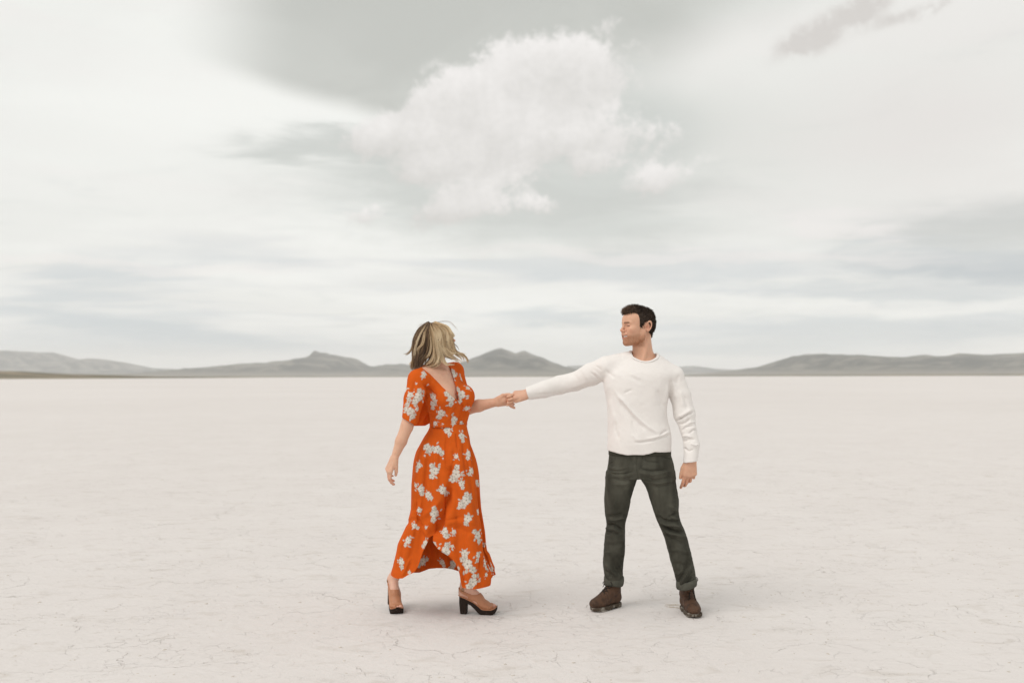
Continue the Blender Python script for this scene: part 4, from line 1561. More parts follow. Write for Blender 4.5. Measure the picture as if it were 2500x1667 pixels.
    # hanging hand: back of the hand towards the camera
    hb = Frame(W(1686.5, 1122, YM - 0.07), (-0.07, 0.02, -1.0), (-1.0, -0.08, 0.07), (0.0, -1.0, 0.0), 1.0)
    hb.R[2] = nrm(np.cross(hb.R[0], hb.R[1])); hb.R[2] *= -1 if hb.R[2][1] > 0 else 1
    hb.R[1] = nrm(hb.R[1] - (hb.R[1] @ hb.R[0]) * hb.R[0] - (hb.R[1] @ hb.R[2]) * hb.R[2])
    Hs = Solid()
    hand_ops(Hs, hb, [(14, 20, 12), (24, 32, 20), (34, 42, 26), (42, 48, 30)], [(0.052, 0.040, -0.012), (0.083, 0.045, -0.014), (0.108, 0.049, -0.016)])
    Hs.add(rcone(B[5] - axb * 0.05, hb(0.01, 0, 0), 0.022, 0.024), 0.015)
    lo, hi = bounds([hb(-0.07, 0, 0), hb(0.19, 0, 0)], 0.075)
    v3, q3 = Hs.mesh(0.0021, lo, hi, 2)
    l3 = hb.inv(v3)
    c3 = np.tile(np.array((0.640, 0.365, 0.245)), (len(v3), 1))
    kn = np.clip((l3[:, 0] - 0.075) / 0.06, 0, 1)[:, None]
    c3 = c3 * (1 - 0.45 * kn) + 0.45 * kn * np.array((0.60, 0.25, 0.155))
    pieces.append((v3, q3, c3))
    # the hand that holds hers
    ha = Frame(W(1290, 961, YM + 0.03), (-0.985, 0.0, -0.14), (0.0, -0.84, -0.54), (0.0, -0.54, 0.84), 0.95)
    ha.R[1] = nrm(ha.R[1] - (ha.R[1] @ ha.R[0]) * ha.R[0])
    ha.R[2] = nrm(ha.R[2] - (ha.R[2] @ ha.R[0]) * ha.R[0] - (ha.R[2] @ ha.R[1]) * ha.R[1])
    Hr = Solid()
    hand_ops(Hr, ha, [(42, 62, 35), (40, 66, 35), (38, 66, 35), (36, 64, 35)], [(0.052, 0.036, -0.010), (0.082, 0.034, -0.018), (0.104, 0.022, -0.020)], 0.4)
    Hr.add(rcone(A[5] - ax * 0.04, ha(0.01, 0, 0), 0.022, 0.0235), 0.015)
    lo, hi = bounds([ha(-0.05, 0, 0), ha(0.14, 0, 0)], 0.075)
    v4, q4 = Hr.mesh(0.0021, lo, hi, 2)
    l4 = ha.inv(v4)
    c4 = np.tile(np.array((0.65, 0.38, 0.265)), (len(v4), 1))
    kn = np.clip((l4[:, 0] - 0.075) / 0.04, 0, 1)[:, None]
    c4 = c4 * (1 - 0.35 * kn) + 0.35 * kn * np.array((0.60, 0.26, 0.17))
    pieces.append((v4, q4, c4))
    bv, bf, bc = join(pieces)
    body = emit('body', bv, bf, M_SKIN, base, bc)
    # teeth
    T = Solid()
    T.add(H.wrap(ell((0.072, 0.0, -0.0635), (0.0195, 0.027, 0.0085))))
    lo, hi = bounds([H(0.05, -0.03, -0.07), H(0.1, 0.03, -0.055), H(0.1, -0.03, -0.06), H(0.05, 0.03, -0.06)], 0.01)
    tv, tq = T.mesh(0.0018, lo, hi, 1)
    emit('teeth', tv, tq, plain_material('teeth', (0.80, 0.77, 0.70), 0.3, 0.5, 0.05), body)

    # ---------------------------------------------------------------- short hair
    poly = poly2d(np.array([(97, 67), (84, 72), (66, 79), (50, 83), (37, 76), (31, 52), (26, 20), (21, -12), (9, -21), (4, -6), (0, 12), (-13, 21), (-40, 20), (-54, 2), (-56, -36), (-70, -66),
                            (-112, -66), (-135, 40), (-95, 130), (10, 145), (105, 130), (116, 95)]) * 0.001)
    hs = Solid()
    hs.add(H.wrap(ell((-0.010, 0, 0.036), (0.1035, 0.0805, 0.0815))))
    hs.add(H.wrap(ell((0.036, 0, 0.040), (0.060, 0.063, 0.055))), 0.02)
    hs.add(H.wrap(rcone((0.066, -0.026, 0.087), (0.066, 0.026, 0.087), 0.016, 0.016)), 0.02)
    hs.add(H.wrap(rcone((0.030, -0.03, 0.099), (0.030, 0.03, 0.099), 0.018, 0.018)), 0.03)
    hs.add(H.wrap(rcone((-0.075, 0, 0.0), (-0.070, 0, -0.055), 0.035, 0.024)), 0.03)
    hs.keep(H.wrap(lambda p: poly(p[:, 0], p[:, 2])), 0.006)
    lo, hi = bounds([H(-0.13, -0.1, -0.08), H(0.13, 0.1, 0.14), H(-0.13, 0.1, 0), H(0.13, -0.1, 0)], 0.02)
    v5, q5 = hs.mesh(0.0030, lo, hi, 1)
    n5 = vnormals(v5, q5)
    v5 = v5 + n5 * (0.011 * (fbm(v5 * 60, 3, 21) - 0.5))[:, None]
    l5 = H.inv(v5)
    rng = np.random.default_rng(4)
    dark, mid_ = np.array((0.026, 0.0155, 0.0095)), np.array((0.095, 0.054, 0.031))
    t5 = np.clip((l5[:, 0] - 0.02) / 0.07, 0, 1) * 0.6 + 0.25 * fbm(v5 * 120, 2, 3)
    c5 = dark * (1 - t5[:, None]) + mid_ * t5[:, None]
    parts_ = [(v5, q5, c5)]
    pick = rng.choice(len(v5), 9000)
    skip = hs.dist(v5[pick]) > 0.004
    for i in pick:
        p, nn, l_ = v5[i], n5[i], l5[i]
        topf = np.clip((l_[2] - 0.05) / 0.04, 0, 1)
        frontf = np.clip((l_[0] - 0.03) / 0.05, 0, 1)
        flow = H.dirw(-0.45 + 1.2 * frontf * topf, rng.normal(0, 0.30) + 0.25 * np.sign(l_[1]) * (1 - topf), -0.85 * (1 - topf) + 0.45 * frontf * topf)
        d = nrm(nn * (0.12 + 0.16 * topf) + flow * 1.0 + rng.normal(0, 0.16, 3))
        ln = (0.007 + 0.006 * topf) * rng.uniform(0.6, 1.25)
        bend = nrm(rng.normal(0, 1, 3)) * ln * 0.25
        path = np.array([p - nn * 0.001, p + d * ln * 0.45 + bend * 0.4, p + d * ln + bend])
        tv, tf = tube(path, np.array([0.0011, 0.0009, 0.0003]), 3)
        tt = np.clip(frontf * topf * 0.7 + rng.uniform(-0.15, 0.25), 0, 1)
        parts_.append((tv, tf, dark * (1 - tt) + np.array((0.15, 0.085, 0.05)) * tt))
    hv, hf_, hc = join(parts_)
    emit('hair', hv, hf_, hair_material('dark_brown_hair', 0.75), base, hc, label='short dark brown hair swept up at the front')
    return base


build_man()


# ================================================================== the woman
YW = 5.82
ORANGE = np.array((0.720, 0.122, 0.011))


def flower_print(v, q, seeds, seed, base=ORANGE, gate=0.0):
    """printed sprays of white flowers; seeds are (px, py, size) on the side towards the camera, or 3-D points for the rest"""
    n = vnormals(v, q)
    rng = np.random.default_rng(seed)
    col = np.tile(base, (len(v), 1)) * (0.92 + 0.16 * fbm(v * 30, 3, seed))[:, None]
    px, py = proj(v)
    f = facing(v, n)
    depth = v[:, 1]
    cen = []
    for s in seeds:
        if len(s) == 3:
            d = (px - s[0]) ** 2 + (py - s[1]) ** 2
            ok = (d < 16) & (f > gate)
            if not ok.any():
                ok = (d < 90) & (f > gate)
            if not ok.any():
                continue
            w = np.where(ok)[0]
            cen.append((w[np.argmin(depth[w])], s[2]))
        else:
            cen.append((int(s[0]), s[1]))
    for i, size in cen:
        p0, n0 = v[i], n[i]
        up = np.array((0, 0, 1.0)) - n0[2] * n0
        if np.linalg.norm(up) < 0.2:
            up = np.array((1.0, 0, 0)) - n0[0] * n0
        up = nrm(up)
        sd = np.cross(up, n0)
        a = rng.uniform(-0.9, 0.9)
        e1, e2 = math.cos(a) * sd + math.sin(a) * up, -math.sin(a) * sd + math.cos(a) * up
        R = 0.042 * size
        w = np.where((np.abs(v - p0) < R * 1.9).all(1) & ((n @ n0) > 0.1))[0]
        if not len(w):
            continue
        x, y = (v[w] - p0) @ e1 / R, (v[w] - p0) @ e2 / R
        white = np.zeros(len(w)); line = np.zeros(len(w))
        fl = [(0.0, 0.08, 0.62)]
        if size > 0.62:
            fl.append((rng.uniform(-0.2, 0.3), -0.66, 0.42))
        if size > 0.95:
            fl.append((rng.uniform(-0.5, -0.3), 0.68, 0.36))
        for cx, cy, r in fl:
            dx, dy = x - cx, y - cy
            rr = np.hypot(dx, dy)
            th = np.arctan2(dy, dx) + rng.uniform(0, 6)
            edge = r * (0.80 + 0.20 * np.abs(np.cos(2.5 * th)) + 0.05 * np.sin(9 * th))
            m = np.clip((edge - rr) / 0.05, 0, 1)
            white = np.maximum(white, m)
            gap = np.exp(-(np.abs(np.sin(2.5 * th)) ** -1 * 0 + (np.cos(2.5 * th) / 0.16) ** 2)) * (rr > r * 0.35) * (rr < edge)
            line = np.where(m > 0, np.maximum(line * (rr > edge), 0.70 * gap), line)
            line = np.maximum(line, 0.45 * np.exp(-((edge - rr - 0.03) / 0.045) ** 2))
            line = np.maximum(line, 0.95 * np.exp(-(rr / (0.10 * r + 0.02)) ** 2))
        for k in range(7 if size > 0.5 else 3):
            t = rng.uniform(0, 2 * math.pi)
            if size > 0.5:
                t = math.copysign(math.pi / 2, rng.uniform(-1, 1)) + rng.normal(0, 0.75)
            L0 = rng.uniform(0.60, 1.08)
            cx, cy = math.cos(t) * L0 * 0.85, math.sin(t) * L0
            b_ = t + rng.normal(0, 0.5)
            dx, dy = x - cx, y - cy
            u, w_ = dx * math.cos(b_) + dy * math.sin(b_), -dx * math.sin(b_) + dy * math.cos(b_)
            k0 = np.sqrt((u / rng.uniform(0.20, 0.28)) ** 2 + (w_ / rng.uniform(0.10, 0.14)) ** 2)
            m = np.clip((1 - k0) / 0.25, 0, 1)
            white = np.maximum(white, m)
            line = np.maximum(line, np.maximum(0.55 * np.exp(-(w_ / 0.025) ** 2) * (k0 < 0.9), 0.40 * np.exp(-((k0 - 0.9) / 0.16) ** 2)))
        c = col[w]
        ww = white[:, None]
        c = c * (1 - ww) + ww * np.array((0.80, 0.745, 0.665))
        ll = (np.clip(line, 0, 1) * np.clip(white * 2.5, 0, 1))[:, None]
        c = c * (1 - ll) + ll * np.array((0.17, 0.12, 0.07))
        col[w] = c
    return col


def build_woman():
    base = bpy.data.objects.new('person', None)
    COLL.objects.link(base)
    base.empty_display_size = 0.2
    base.location = tuple((G(972, 1498) + G(1170, 1497)) / 2)
    base['label'] = 'person with windblown blonde hair in long orange flowered dress, walking in platform sandals'
    base['category'] = 'person'
    bpy.context.view_layer.update()
    z1 = lambda pts: [(900 + a / 4.355, 740 + c / 4.355) for a, c in pts]
    z2 = lambda pts: [(900 + a / 3.136, 1040 + c / 3.136) for a, c in pts]
    yaw = math.radians(50)
    f = np.array((math.sin(yaw), -math.cos(yaw), 0.0))          # where the chest points
    r = np.array((f[1], -f[0], 0.0))                            # her right hand side, towards the camera
    ang = math.atan2(r[1], r[0])

    # ---------------------------------------------------------------- bodice
    def torso_fn(off=0.0):
        rows = []
        for py, cx, a, b_ in ((1046, 1095, .118, .094), (1030, 1095, .118, .092), (1010, 1095, .124, .098), (985, 1091, .134, .104), (960, 1086, .142, .104), (935, 1079, .148, .096), (912, 1072, .142, .080), (897, 1067, .105, .064), (884, 1064, .06, .05)):
            c = W(cx, py, YW)
            rows.append((c[2], c[0], c[1], a + off, b_ + off))
        return zloft(rows, 2.15, ang)
    bust = [W(1090, 966, YW) + f * 0.066 + s * r * 0.072 for s in (1, -1)]
    SR = W(1021, 927, YW - 0.125)
    SL = W(1110, 906, YW + 0.125)
    D = Solid()
    D.add(torso_fn())
    for c in bust:
        D.add(ell(c, (0.068, 0.068, 0.066)), 0.03)
        D.add(rcone(c - np.array((0, 0, 0.02)), W(1095, 1018, YW) + (c - W(1090, 966, YW)) * 0.75, 0.055, 0.035), 0.03)
    D.add(rcone(W(1052, 906, YW - 0.03), SR, 0.036, 0.058), 0.03)
    D.add(rcone(W(1084, 900, YW + 0.05), SL, 0.036, 0.050), 0.03)
    # near sleeve, wide and cut with the body
    E1, E2 = W(1011, 972, YW - 0.15), W(999.5, 1029, YW - 0.165)
    D.add(rcone(SR, E1, 0.058, 0.057), 0.02)
    hemn = nrm(np.cross(W(983, 1019, YW) - W(1015, 1037, YW), (0, 1.0, 0)))
    if hemn[2] > 0:
        hemn = -hemn
    D.add(inter(rcone(E1, E2 + (E2 - E1) * 0.5, 0.056, 0.040), plane(W(999, 1028, YW - 0.165), hemn)), 0.012)
    D.add(tri(W(1042, 940, YW - 0.030), W(1015, 1048, YW + 0.060), W(1064, 1020, YW + 0.050), 0.010), 0.002)
    D.add(tri(W(1042, 940, YW - 0.030), W(1015, 1048, YW + 0.060), W(1002, 985, YW - 0.04), 0.010), 0.002)
    # far sleeve
    FE = W(1132, 985, YW + 0.13)
    D.add(rcone(SL, FE, 0.052, 0.046), 0.02)
    # V neck: opened down the front
    vpoly = poly2d(np.array([W(a, c, YW)[[0, 2]] for a, c in ((1036, 899), (1052, 912), (1069, 929), (1091, 950), (1108, 968), (1120, 978), (1120.5, 968), (1114, 943), (1104, 912), (1096, 893), (1090, 872), (1040, 872), (1024, 888))]))
    mid = W(1080, 930, YW)
    D.cut(inter(lambda p: vpoly(p[:, 0], p[:, 2]), plane(mid + f * 0.020 - r * 0.02, -(f + 0.25 * r))), 0.007)
    # hollow sleeve end
    D.cut(rcone(E2 - nrm(E2 - E1) * 0.02, E2 + nrm(E2 - E1) * 0.08, 0.036, 0.040))
    D.cut(plane(W(1095, 1040, YW), (0, 0, 1)))
    lo, hi = bounds([W(960, 1060, YW - 0.2), W(1180, 870, YW + 0.2)], 0.02)
    v, q = D.mesh(0.0036, lo, hi, 2)
    L = [
        (z1([(585, 860), (640, 925), (715, 1000)]), 4, 9, 'v'), (z1([(560, 880), (600, 960), (650, 1040)]), 4, 6, 'r'),
        (z1([(700, 820), (790, 900), (860, 980)]), 5, 3, 'v'), (z1([(560, 740), (640, 830), (760, 930)]), 6, 3, 'r'),
        (z1([(930, 1100), (905, 1180), (890, 1250)]), 2.5, 6, 'v'), (z1([(880, 1110), (860, 1190), (850, 1255)]), 2.5, 5, 'r'), (z1([(965, 1110), (945, 1190), (930, 1250)]), 2.2, 5, 'r'),
        (z1([(1000, 1090), (985, 1170), (970, 1245)]), 2.2, 6, 'v'), (z1([(1020, 1100), (1010, 1180), (1000, 1245)]), 2.2, 4, 'r'), (z1([(1050, 1060), (1035, 1150), (1020, 1240)]), 2.4, 5, 'v'),
        (z1([(820, 1120), (800, 1190), (780, 1250)]), 3, 5, 'v'), (z1([(770, 1120), (740, 1190), (700, 1255)]), 4, 5, 'r'), (z1([(700, 1050), (700, 1150), (680, 1230)]), 5, 5, 'v'),
        (z1([(870, 900), (930, 990), (1000, 1110), (1040, 1180)]), 2.0, 5, 's'),
        (z1([(500, 820), (470, 930), (455, 1050)]), 5, 5, 'v'), (z1([(555, 900), (520, 1050), (490, 1200)]), 5, 5, 'r'), (z1([(480, 1050), (430, 1090), (390, 1100)]), 4, 4, 'v'),
        (z1([(420, 1180), (470, 1215), (500, 1260)]), 3, 3, 'v'), (z1([(600, 1000), (560, 1150), (520, 1300)]), 5, 6, 'v'), (z1([(660, 1120), (600, 1200), (560, 1300)]), 5, 5, 'r'),
        (z1([(930, 690), (970, 780), (1010, 880)]), 4, 3, 'v'),
    ]
    v = creases(v, q, [(a_, b_, c_ * 1.3, d_) for a_, b_, c_, d_ in L])
    n = vnormals(v, q)
    v = v + n * (0.005 * (fbm(v * 18.0, 3, 25) - 0.5))[:, None]
    m_dress = cloth_material('printed_orange_rayon', None, 0.85, 900.0, 0.3, 0.10, transl=0.22, fuzz=0.4)
    fs = [(600, 735, .7), (785, 850, .75), (435, 965, .75), (545, 985, 1.1), (395, 1085, .6), (430, 1160, 1.0), (535, 1130, .55), (675, 1000, .85), (680, 1090, .8), (895, 1030, 1.1), (998, 975, 1.15), (775, 1190, .95),
          (895, 740, 1.1), (1000, 785, .65), (1072, 890, .6), (925, 1255, .9), (495, 850, .25), (845, 1045, .25), (640, 880, .3), (1055, 1130, .6)]
    seeds = [(*z1([(a, c)])[0], s) for a, c, s in fs]
    rng = np.random.default_rng(11)
    fcs = facing(v, n)
    hid = np.where(fcs < -0.15)[0]
    seeds += [(int(i), float(rng.uniform(.6, 1.05))) for i in rng.choice(hid, 26)]
    col = flower_print(v, q, seeds, 3)
    dress = emit('dress', v, q, m_dress, base, col)

    # ---------------------------------------------------------------- waistband
    def ring_at(py, cx, a, b_, N=120):
        c = W(cx, py, YW)
        t = np.linspace(0, 2 * math.pi, N, endpoint=False)
        return c + np.outer(np.cos(t) * a, r) + np.outer(np.sin(t) * b_, f)
    rows = [ring_at(1025, 1095, .116, .093), ring_at(1026, 1095, .1208, .0972), ring_at(1031, 1095, .1216, .0980), ring_at(1036, 1095, .1216, .0980), ring_at(1040, 1095, .1208, .0972), ring_at(1041, 1095, .116, .093)]
    wv, wf = np.concatenate(rows), grid_faces(6, 120, wrap=True)
    wv[:, 2] += 0.004 * np.sin((wv[:, 0] - wv[:, 0].mean()) * 14)
    ws = [(*z1([(a, c)])[0], s) for a, c, s in ((690, 1285, .6), (915, 1270, .7), (1000, 1275, .55), (800, 1290, .35))]
    # finer rings so that the print reads
    fine = []
    for k in range(5):
        for t in np.linspace(0, 1, 5, endpoint=False):
            fine.append(rows[k] * (1 - t) + rows[k + 1] * t)
    fine.append(rows[-1])
    fv = np.concatenate(fine)
    fv = np.repeat(fv.reshape(len(fine), 120, 3), 3, 1)
    for k in (1, 2):
        fv[:, k::3] = fv[:, 0::3] * (1 - k / 3) + np.roll(fv[:, 0::3], -1, 1) * k / 3
    ff = grid_faces(len(fine), 360, wrap=True)[:, ::-1]
    fv = fv.reshape(-1, 3)
    emit('waistband', fv, ff, m_dress, dress, flower_print(fv, ff, ws, 8))

    # ---------------------------------------------------------------- skirt: one open sheet of cloth, cut by a curved hem
    pyk = [1034, 1048, 1066, 1084, 1100, 1120, 1158, 1184, 1215, 1240, 1268, 1300, 1327, 1345, 1360, 1388, 1404, 1440]
    xl = [1051, 1046.5, 1036, 1026, 1017, 1011, 1006.5, 1005, 1005.5, 1006.5, 1005.5, 992.5, 979, 972, 965.5, 957.5, 953.5, 949]
    xr = [1139, 1141.5, 1146, 1149, 1155, 1162, 1169.5, 1171, 1173, 1175, 1179.5, 1184.5, 1187, 1190, 1195, 1206, 1211, 1212]
    hd = [.096, .104, .118, .130, .140, .148, .160, .165, .170, .175, .180, .185, .190, .192, .195, .200, .200, .200]
    front_hem = np.array([(950, 1400), (959, 1403.5), (966, 1409), (973, 1412), (984, 1411.5), (992, 1404), (1004, 1397), (1012, 1380), (1020, 1352), (1030, 1327), (1038, 1309), (1043, 1306), (1050, 1322), (1060, 1334), (1069, 1340), (1080, 1348), (1091, 1354),
                          (1104, 1363), (1113, 1373), (1119, 1392), (1123, 1418), (1129, 1434), (1140, 1436), (1152, 1438), (1168, 1437), (1180, 1434), (1192, 1431), (1197, 1428), (1199, 1412), (1205, 1405), (1215, 1401)])
    back_hem = np.array([(950, 1400), (985, 1398), (1018, 1397), (1043, 1388), (1062, 1386), (1085, 1386), (1103, 1389), (1120, 1394), (1150, 1398), (1180, 1402), (1215, 1401)])
    NT, NV = 900, 300
    th = np.linspace(0, 2 * math.pi, NT, endpoint=False)
    # spread samples evenly over the width in front
    cs, sn = np.cos(th), np.sin(th)
    sq = lambda c, p: np.sign(c) * np.abs(c) ** p
    cs2, sn2 = sq(cs, 0.90), sq(sn, 0.90)
    # hem of each strand: found at the width it reaches near the bottom
    xbot = 1085 + cs2 * 127
    hem = np.where(sn < 0, np.interp(xbot, front_hem[:, 0], front_hem[:, 1]), np.interp(xbot, back_hem[:, 0], back_hem[:, 1]))
    V = np.zeros((NV, NT, 3))
    ts = np.linspace(0, 1, NV)
    cw = W(1095, 1034, YW)
    for i, t in enumerate(ts):
        py = 1036 + (hem - 1036) * t
        a0, a1 = smooth_curve(pyk, xl, py), smooth_curve(pyk, xr, py)
        a0s = np.interp(py, [1034, 1100, 1184, 1268, 1440], [1051, 1017, 1005, 998, 957])     # the fall of the cloth without the leg
        kk = np.clip((-cs - 0.55) / 0.4, 0, 1)
        a0 = a0 * kk + a0s * (1 - kk)
        b_ = np.interp(py, pyk, hd)
        x = (a0 + a1) / 2 + cs2 * (a1 - a0) / 2
        Y = YW + sn2 * b_
        # hanging folds, deeper towards the hem and at the back
        am = np.clip((py - 1045) / 350, 0, 1)
        fold = am * (0.016 * np.sin(7 * th + 1.1 + 0.5 * np.sin(2 * th)) + 0.010 * np.sin(13 * th + 2.0) + 0.005 * np.sin(29 * th + 4)) * (0.55 + 0.45 * np.clip(sn, -0.2, 1))
        fold += am * 0.020 * np.exp(-((th - 6.05) / 0.16) ** 2) * np.sin((th - 6.05) * 60)
        Y = Y + fold * sn2
        x = x + fold * cs2 * 120 * np.clip(1 - np.abs(cs2) ** 8, 0, 1)
        d = np.stack([(x - 1250) / FPX, -(py - 833.5) / FPX, -np.ones(NT)], -1) @ CR.T
        V[i] = np.array([0, 0, CAM_H]) + d * (Y / d[:, 1])[:, None]
    v = V.reshape(-1, 3)
    q = grid_faces(NV, NT, wrap=True)
    if (vnormals(v, q)[NT * 20 + 3 * NT // 4] @ np.array((0, -1.0, 0))) < 0:
        q = q[:, ::-1]
    L = [
        # the two legs under the cloth
        (z2([(480, 60), (430, 260), (400, 450), (390, 640), (350, 780), (280, 930), (230, 1100)]), 16, 26, 'r'),
        (z2([(640, 120), (690, 330), (740, 560), (790, 800), (800, 1000), (790, 1200)]), 17, 24, 'r'),
        (z2([(640, 470), (600, 580), (565, 680), (540, 760), (470, 850)]), 11, 40, 'v'),
        (z2([(620, 300), (640, 420), (625, 520)]), 10, 12, 'v'),
        (z2([(575, 640), (560, 700), (545, 730), (640, 715), (720, 690)]), 3.5, 3.5, 'v'),
        (z2([(555, 760), (640, 735), (740, 730), (800, 760)]), 6, 3, 'r'),
        (z2([(600, 770), (700, 780), (800, 830)]), 6, 3, 'v'),
        (z2([(480, 140), (470, 260), (445, 400), (440, 560)]), 3.0, 6, 'v'), (z2([(530, 120), (520, 300), (520, 480)]), 5, 5, 'r'),
        (z2([(400, 560), (385, 640), (400, 720), (440, 800)]), 3.2, 9, 'v'), (z2([(425, 560), (415, 650), (430, 730), (470, 830)]), 4, 7, 'r'),
        (z2([(430, 690), (420, 760), (445, 830), (500, 910), (580, 960), (640, 1000)]), 4, 10, 'r'),
        (z2([(770, 60), (790, 200), (820, 400), (835, 600), (860, 800), (890, 1000)]), 3.5, 9, 'v'), (z2([(745, 60), (765, 220), (790, 420), (800, 620)]), 4, 7, 'r'),
        (z2([(800, 280), (815, 480), (830, 680), (850, 900), (860, 1100)]), 4, 7, 'r'),
        (z2([(720, 120), (730, 300), (760, 420)]), 3, 6, 'v'),
        (z2([(880, 900), (900, 1000), (920, 1080), (930, 1150)]), 3, 10, 'v'), (z2([(900, 950), (930, 1040), (960, 1110)]), 3, 8, 'r'),
        (z2([(830, 1000), (835, 1100), (840, 1240)]), 2.5, 7, 'v'), (z2([(760, 1080), (765, 1160), (770, 1240)]), 3, 5, 'r'), (z2([(720, 1020), (725, 1120), (735, 1240)]), 2.5, 5, 'v'),
        (z2([(330, 820), (290, 940), (250, 1060)]), 4, 6, 'v'), (z2([(300, 760), (350, 740), (400, 700)]), 5, 4, 'v'), (z2([(330, 1000), (300, 1060), (260, 1150)]), 3.5, 5, 'r'),
        (z2([(560, 560), (480, 640), (420, 700)]), 5, 5, 'r'), (z2([(640, 180), (650, 260), (620, 400)]), 3, 6, 'v'),
        (z2([(340, 380), (360, 440), (355, 560)]), 3, 5, 'v'), (z2([(600, 60), (590, 200), (600, 330)]), 4, 5, 'v'), (z2([(670, 50), (680, 180)]), 3, 5, 'v'),
    ]
    vc = creases(v, q, [(a_, b_, c_ * 1.45, d_) for a_, b_, c_, d_ in L], 0.0)
    # nothing outside the waist moves
    v = vc
    fs = [(450, 150, .95), (540, 175, 1.0), (600, 22, .85), (725, 75, .85), (775, 205, .85), (662, 225, .55), (368, 300, .9), (490, 345, 1.05), (655, 375, 1.25), (715, 440, .75), (800, 340, .75), (840, 430, .7), (348, 450, .5), (405, 475, .85),
          (447, 520, .8), (580, 500, .95), (750, 560, 1.15), (690, 600, .7), (745, 705, .95), (490, 680, 1.05), (385, 640, .6), (355, 755, .65), (570, 795, .95), (665, 810, .6), (850, 650, .55), (285, 870, .9), (420, 895, .75), (510, 890, .6), (848, 840, 1.1),
          (600, 965, 1.1), (565, 1000, .8), (730, 970, .95), (748, 1060, 1.3), (852, 985, .85), (240, 1040, .9), (655, 920, .4), (800, 1205, 1.1), (912, 1140, .5), (960, 1105, .6), (430, 770, .35), (300, 1125, .45), (690, 1090, .5), (890, 920, .6),
          (340, 120 + 1040 * 0, .3), (560, 240, .2), (430, 215, .25)]
    seeds = [(*z2([(a, c)])[0], s) for a, c, s in fs if not (a == 340 and c == 120)]
    n = vnormals(v, q)
    fcs = facing(v, n)
    hid = np.where(fcs < -0.1)[0]
    px_, py_ = proj(v)
    seeds += [(int(i), float(rng.uniform(.6, 1.1))) for i in rng.choice(hid, 60)]
    # inside of the back panel, seen under the raised front hem
    for (a, c, s) in ((350, 1015, .8), (410, 1055, 1.0), (640, 1068, .9), (560, 1060, .7)):
        X, Yp = z2([(a, c)])[0]
        w = np.where(((px_ - X) ** 2 + (py_ - Yp) ** 2 < 30) & (v[:, 1] > YW))[0]
        if len(w):
            seeds.append((int(w[0]), s))
    col = flower_print(v, q, seeds, 5)
    # thickness: a second layer 1.5 mm inside, closed at the hem
    inner = v - n * 0.0015
    N = NV * NT
    qi = q[:, ::-1] + N
    j = np.arange(NT); j2 = (j + 1) % NT
    rim = np.stack([(NV - 1) * NT + j, (NV - 1) * NT + j2, N + (NV - 1) * NT + j2, N + (NV - 1) * NT + j], -1)
    emit('skirt', np.concatenate([v, inner]), np.concatenate([q, qi, rim]), m_dress, dress, np.concatenate([col, col * 0.9]))

    # ---------------------------------------------------------------- sandals and feet
    m_tan = plain_material('tan_leather', (0.450, 0.200, 0.105), 0.5, 0.35, 0.15, 80.0, (0.34, 0.14, 0.07), 0.1)
    m_plat = plain_material('dark_wood_sole', (0.022, 0.012, 0.008), 0.7, 0.2, 0.3, 90.0, (0.012, 0.007, 0.005), 0.2)
    m_gold = plain_material('brass_buckle', (0.35, 0.22, 0.09), 0.35, 0.6, 0.1)
    m_gold.node_tree.nodes['Principled BSDF'].inputs['Metallic'].default_value = 0.9
    FOOT_C = np.array((0.66, 0.40, 0.30))

    def sandal(origin, heading, pitch, shin, pieces):
        h = np.array([math.cos(heading), math.sin(heading), 0.0])
        side = np.cross((0, 0, 1.0), h)
        x = h * math.cos(pitch) + np.array((0, 0, -1.0)) * math.sin(pitch)
        z = np.cross(x, side)
        fr = Frame(origin, x, side, z, 1.0)
        Lw = fr.wrap
        u = lambda pts: np.array([((a - 1460) * 0.324, (870 - c) * 0.324) for a, c in pts]) * 0.001
        sole_poly = poly2d(u([(1458, 552), (1470, 640), (1500, 852), (1506, 868), (1616, 868), (1621, 855), (1625, 690), (1645, 686), (1700, 712), (1760, 768), (1810, 822), (1850, 858), (1890, 870), (2085, 870), (2130, 845), (2165, 790), (2172, 728), (2120, 765), (2060, 782), (1960, 786), (1890, 772),
                                      (1830, 722), (1750, 665), (1650, 618), (1560, 580)]))

        def plan(p):
            g = rcone((0.034, 0, 0), (0.190, 0, 0), 0.0290, 0.0400)
            rr_ = p.copy(); rr_[:, 2] = 0
            return g(rr_)
        P = Solid()
        P.add(Lw(inter(lambda p: sole_poly(p[:, 0], p[:, 2]), plan)))
        lo_, hi_ = bounds([fr(-0.03, -0.06, -0.02), fr(-0.03, 0.06, 0.0), fr(0.26, -0.06, 0), fr(0.26, 0.06, 0.0), fr(0.0, 0, 0.2)], 0.03)
        sv, sq_ = P.mesh(0.0030, lo_, hi_, 1)
        so = emit('sandal', sv, sq_, m_plat, base, label='dark platform sandal with block heel and tan leather upper')
        # insole rim in tan
        shl = fr.inv(np.asarray(shin)[None])[0]
        Fo = Solid()
        Fo.add(Lw(rcone((0.030, 0, 0.122), (0.040, 0, 0.160), 0.0265, 0.0275)))
        Fo.add(Lw(rcone((0.030, 0, 0.122), (0.105, 0, 0.082), 0.0250, 0.0270)), 0.015)
        Fo.add(Lw(rcone((0.055, 0, 0.150), (0.120, 0, 0.090), 0.0270, 0.0250)), 0.015)
        Fo.add(Lw(rcone((0.105, 0.004, 0.078), (0.165, 0.008, 0.048), 0.0270, 0.0210)), 0.015)
        Fo.add(Lw(rcone((0.105, -0.004, 0.074), (0.158, -0.014, 0.046), 0.0230, 0.0180)), 0.015)
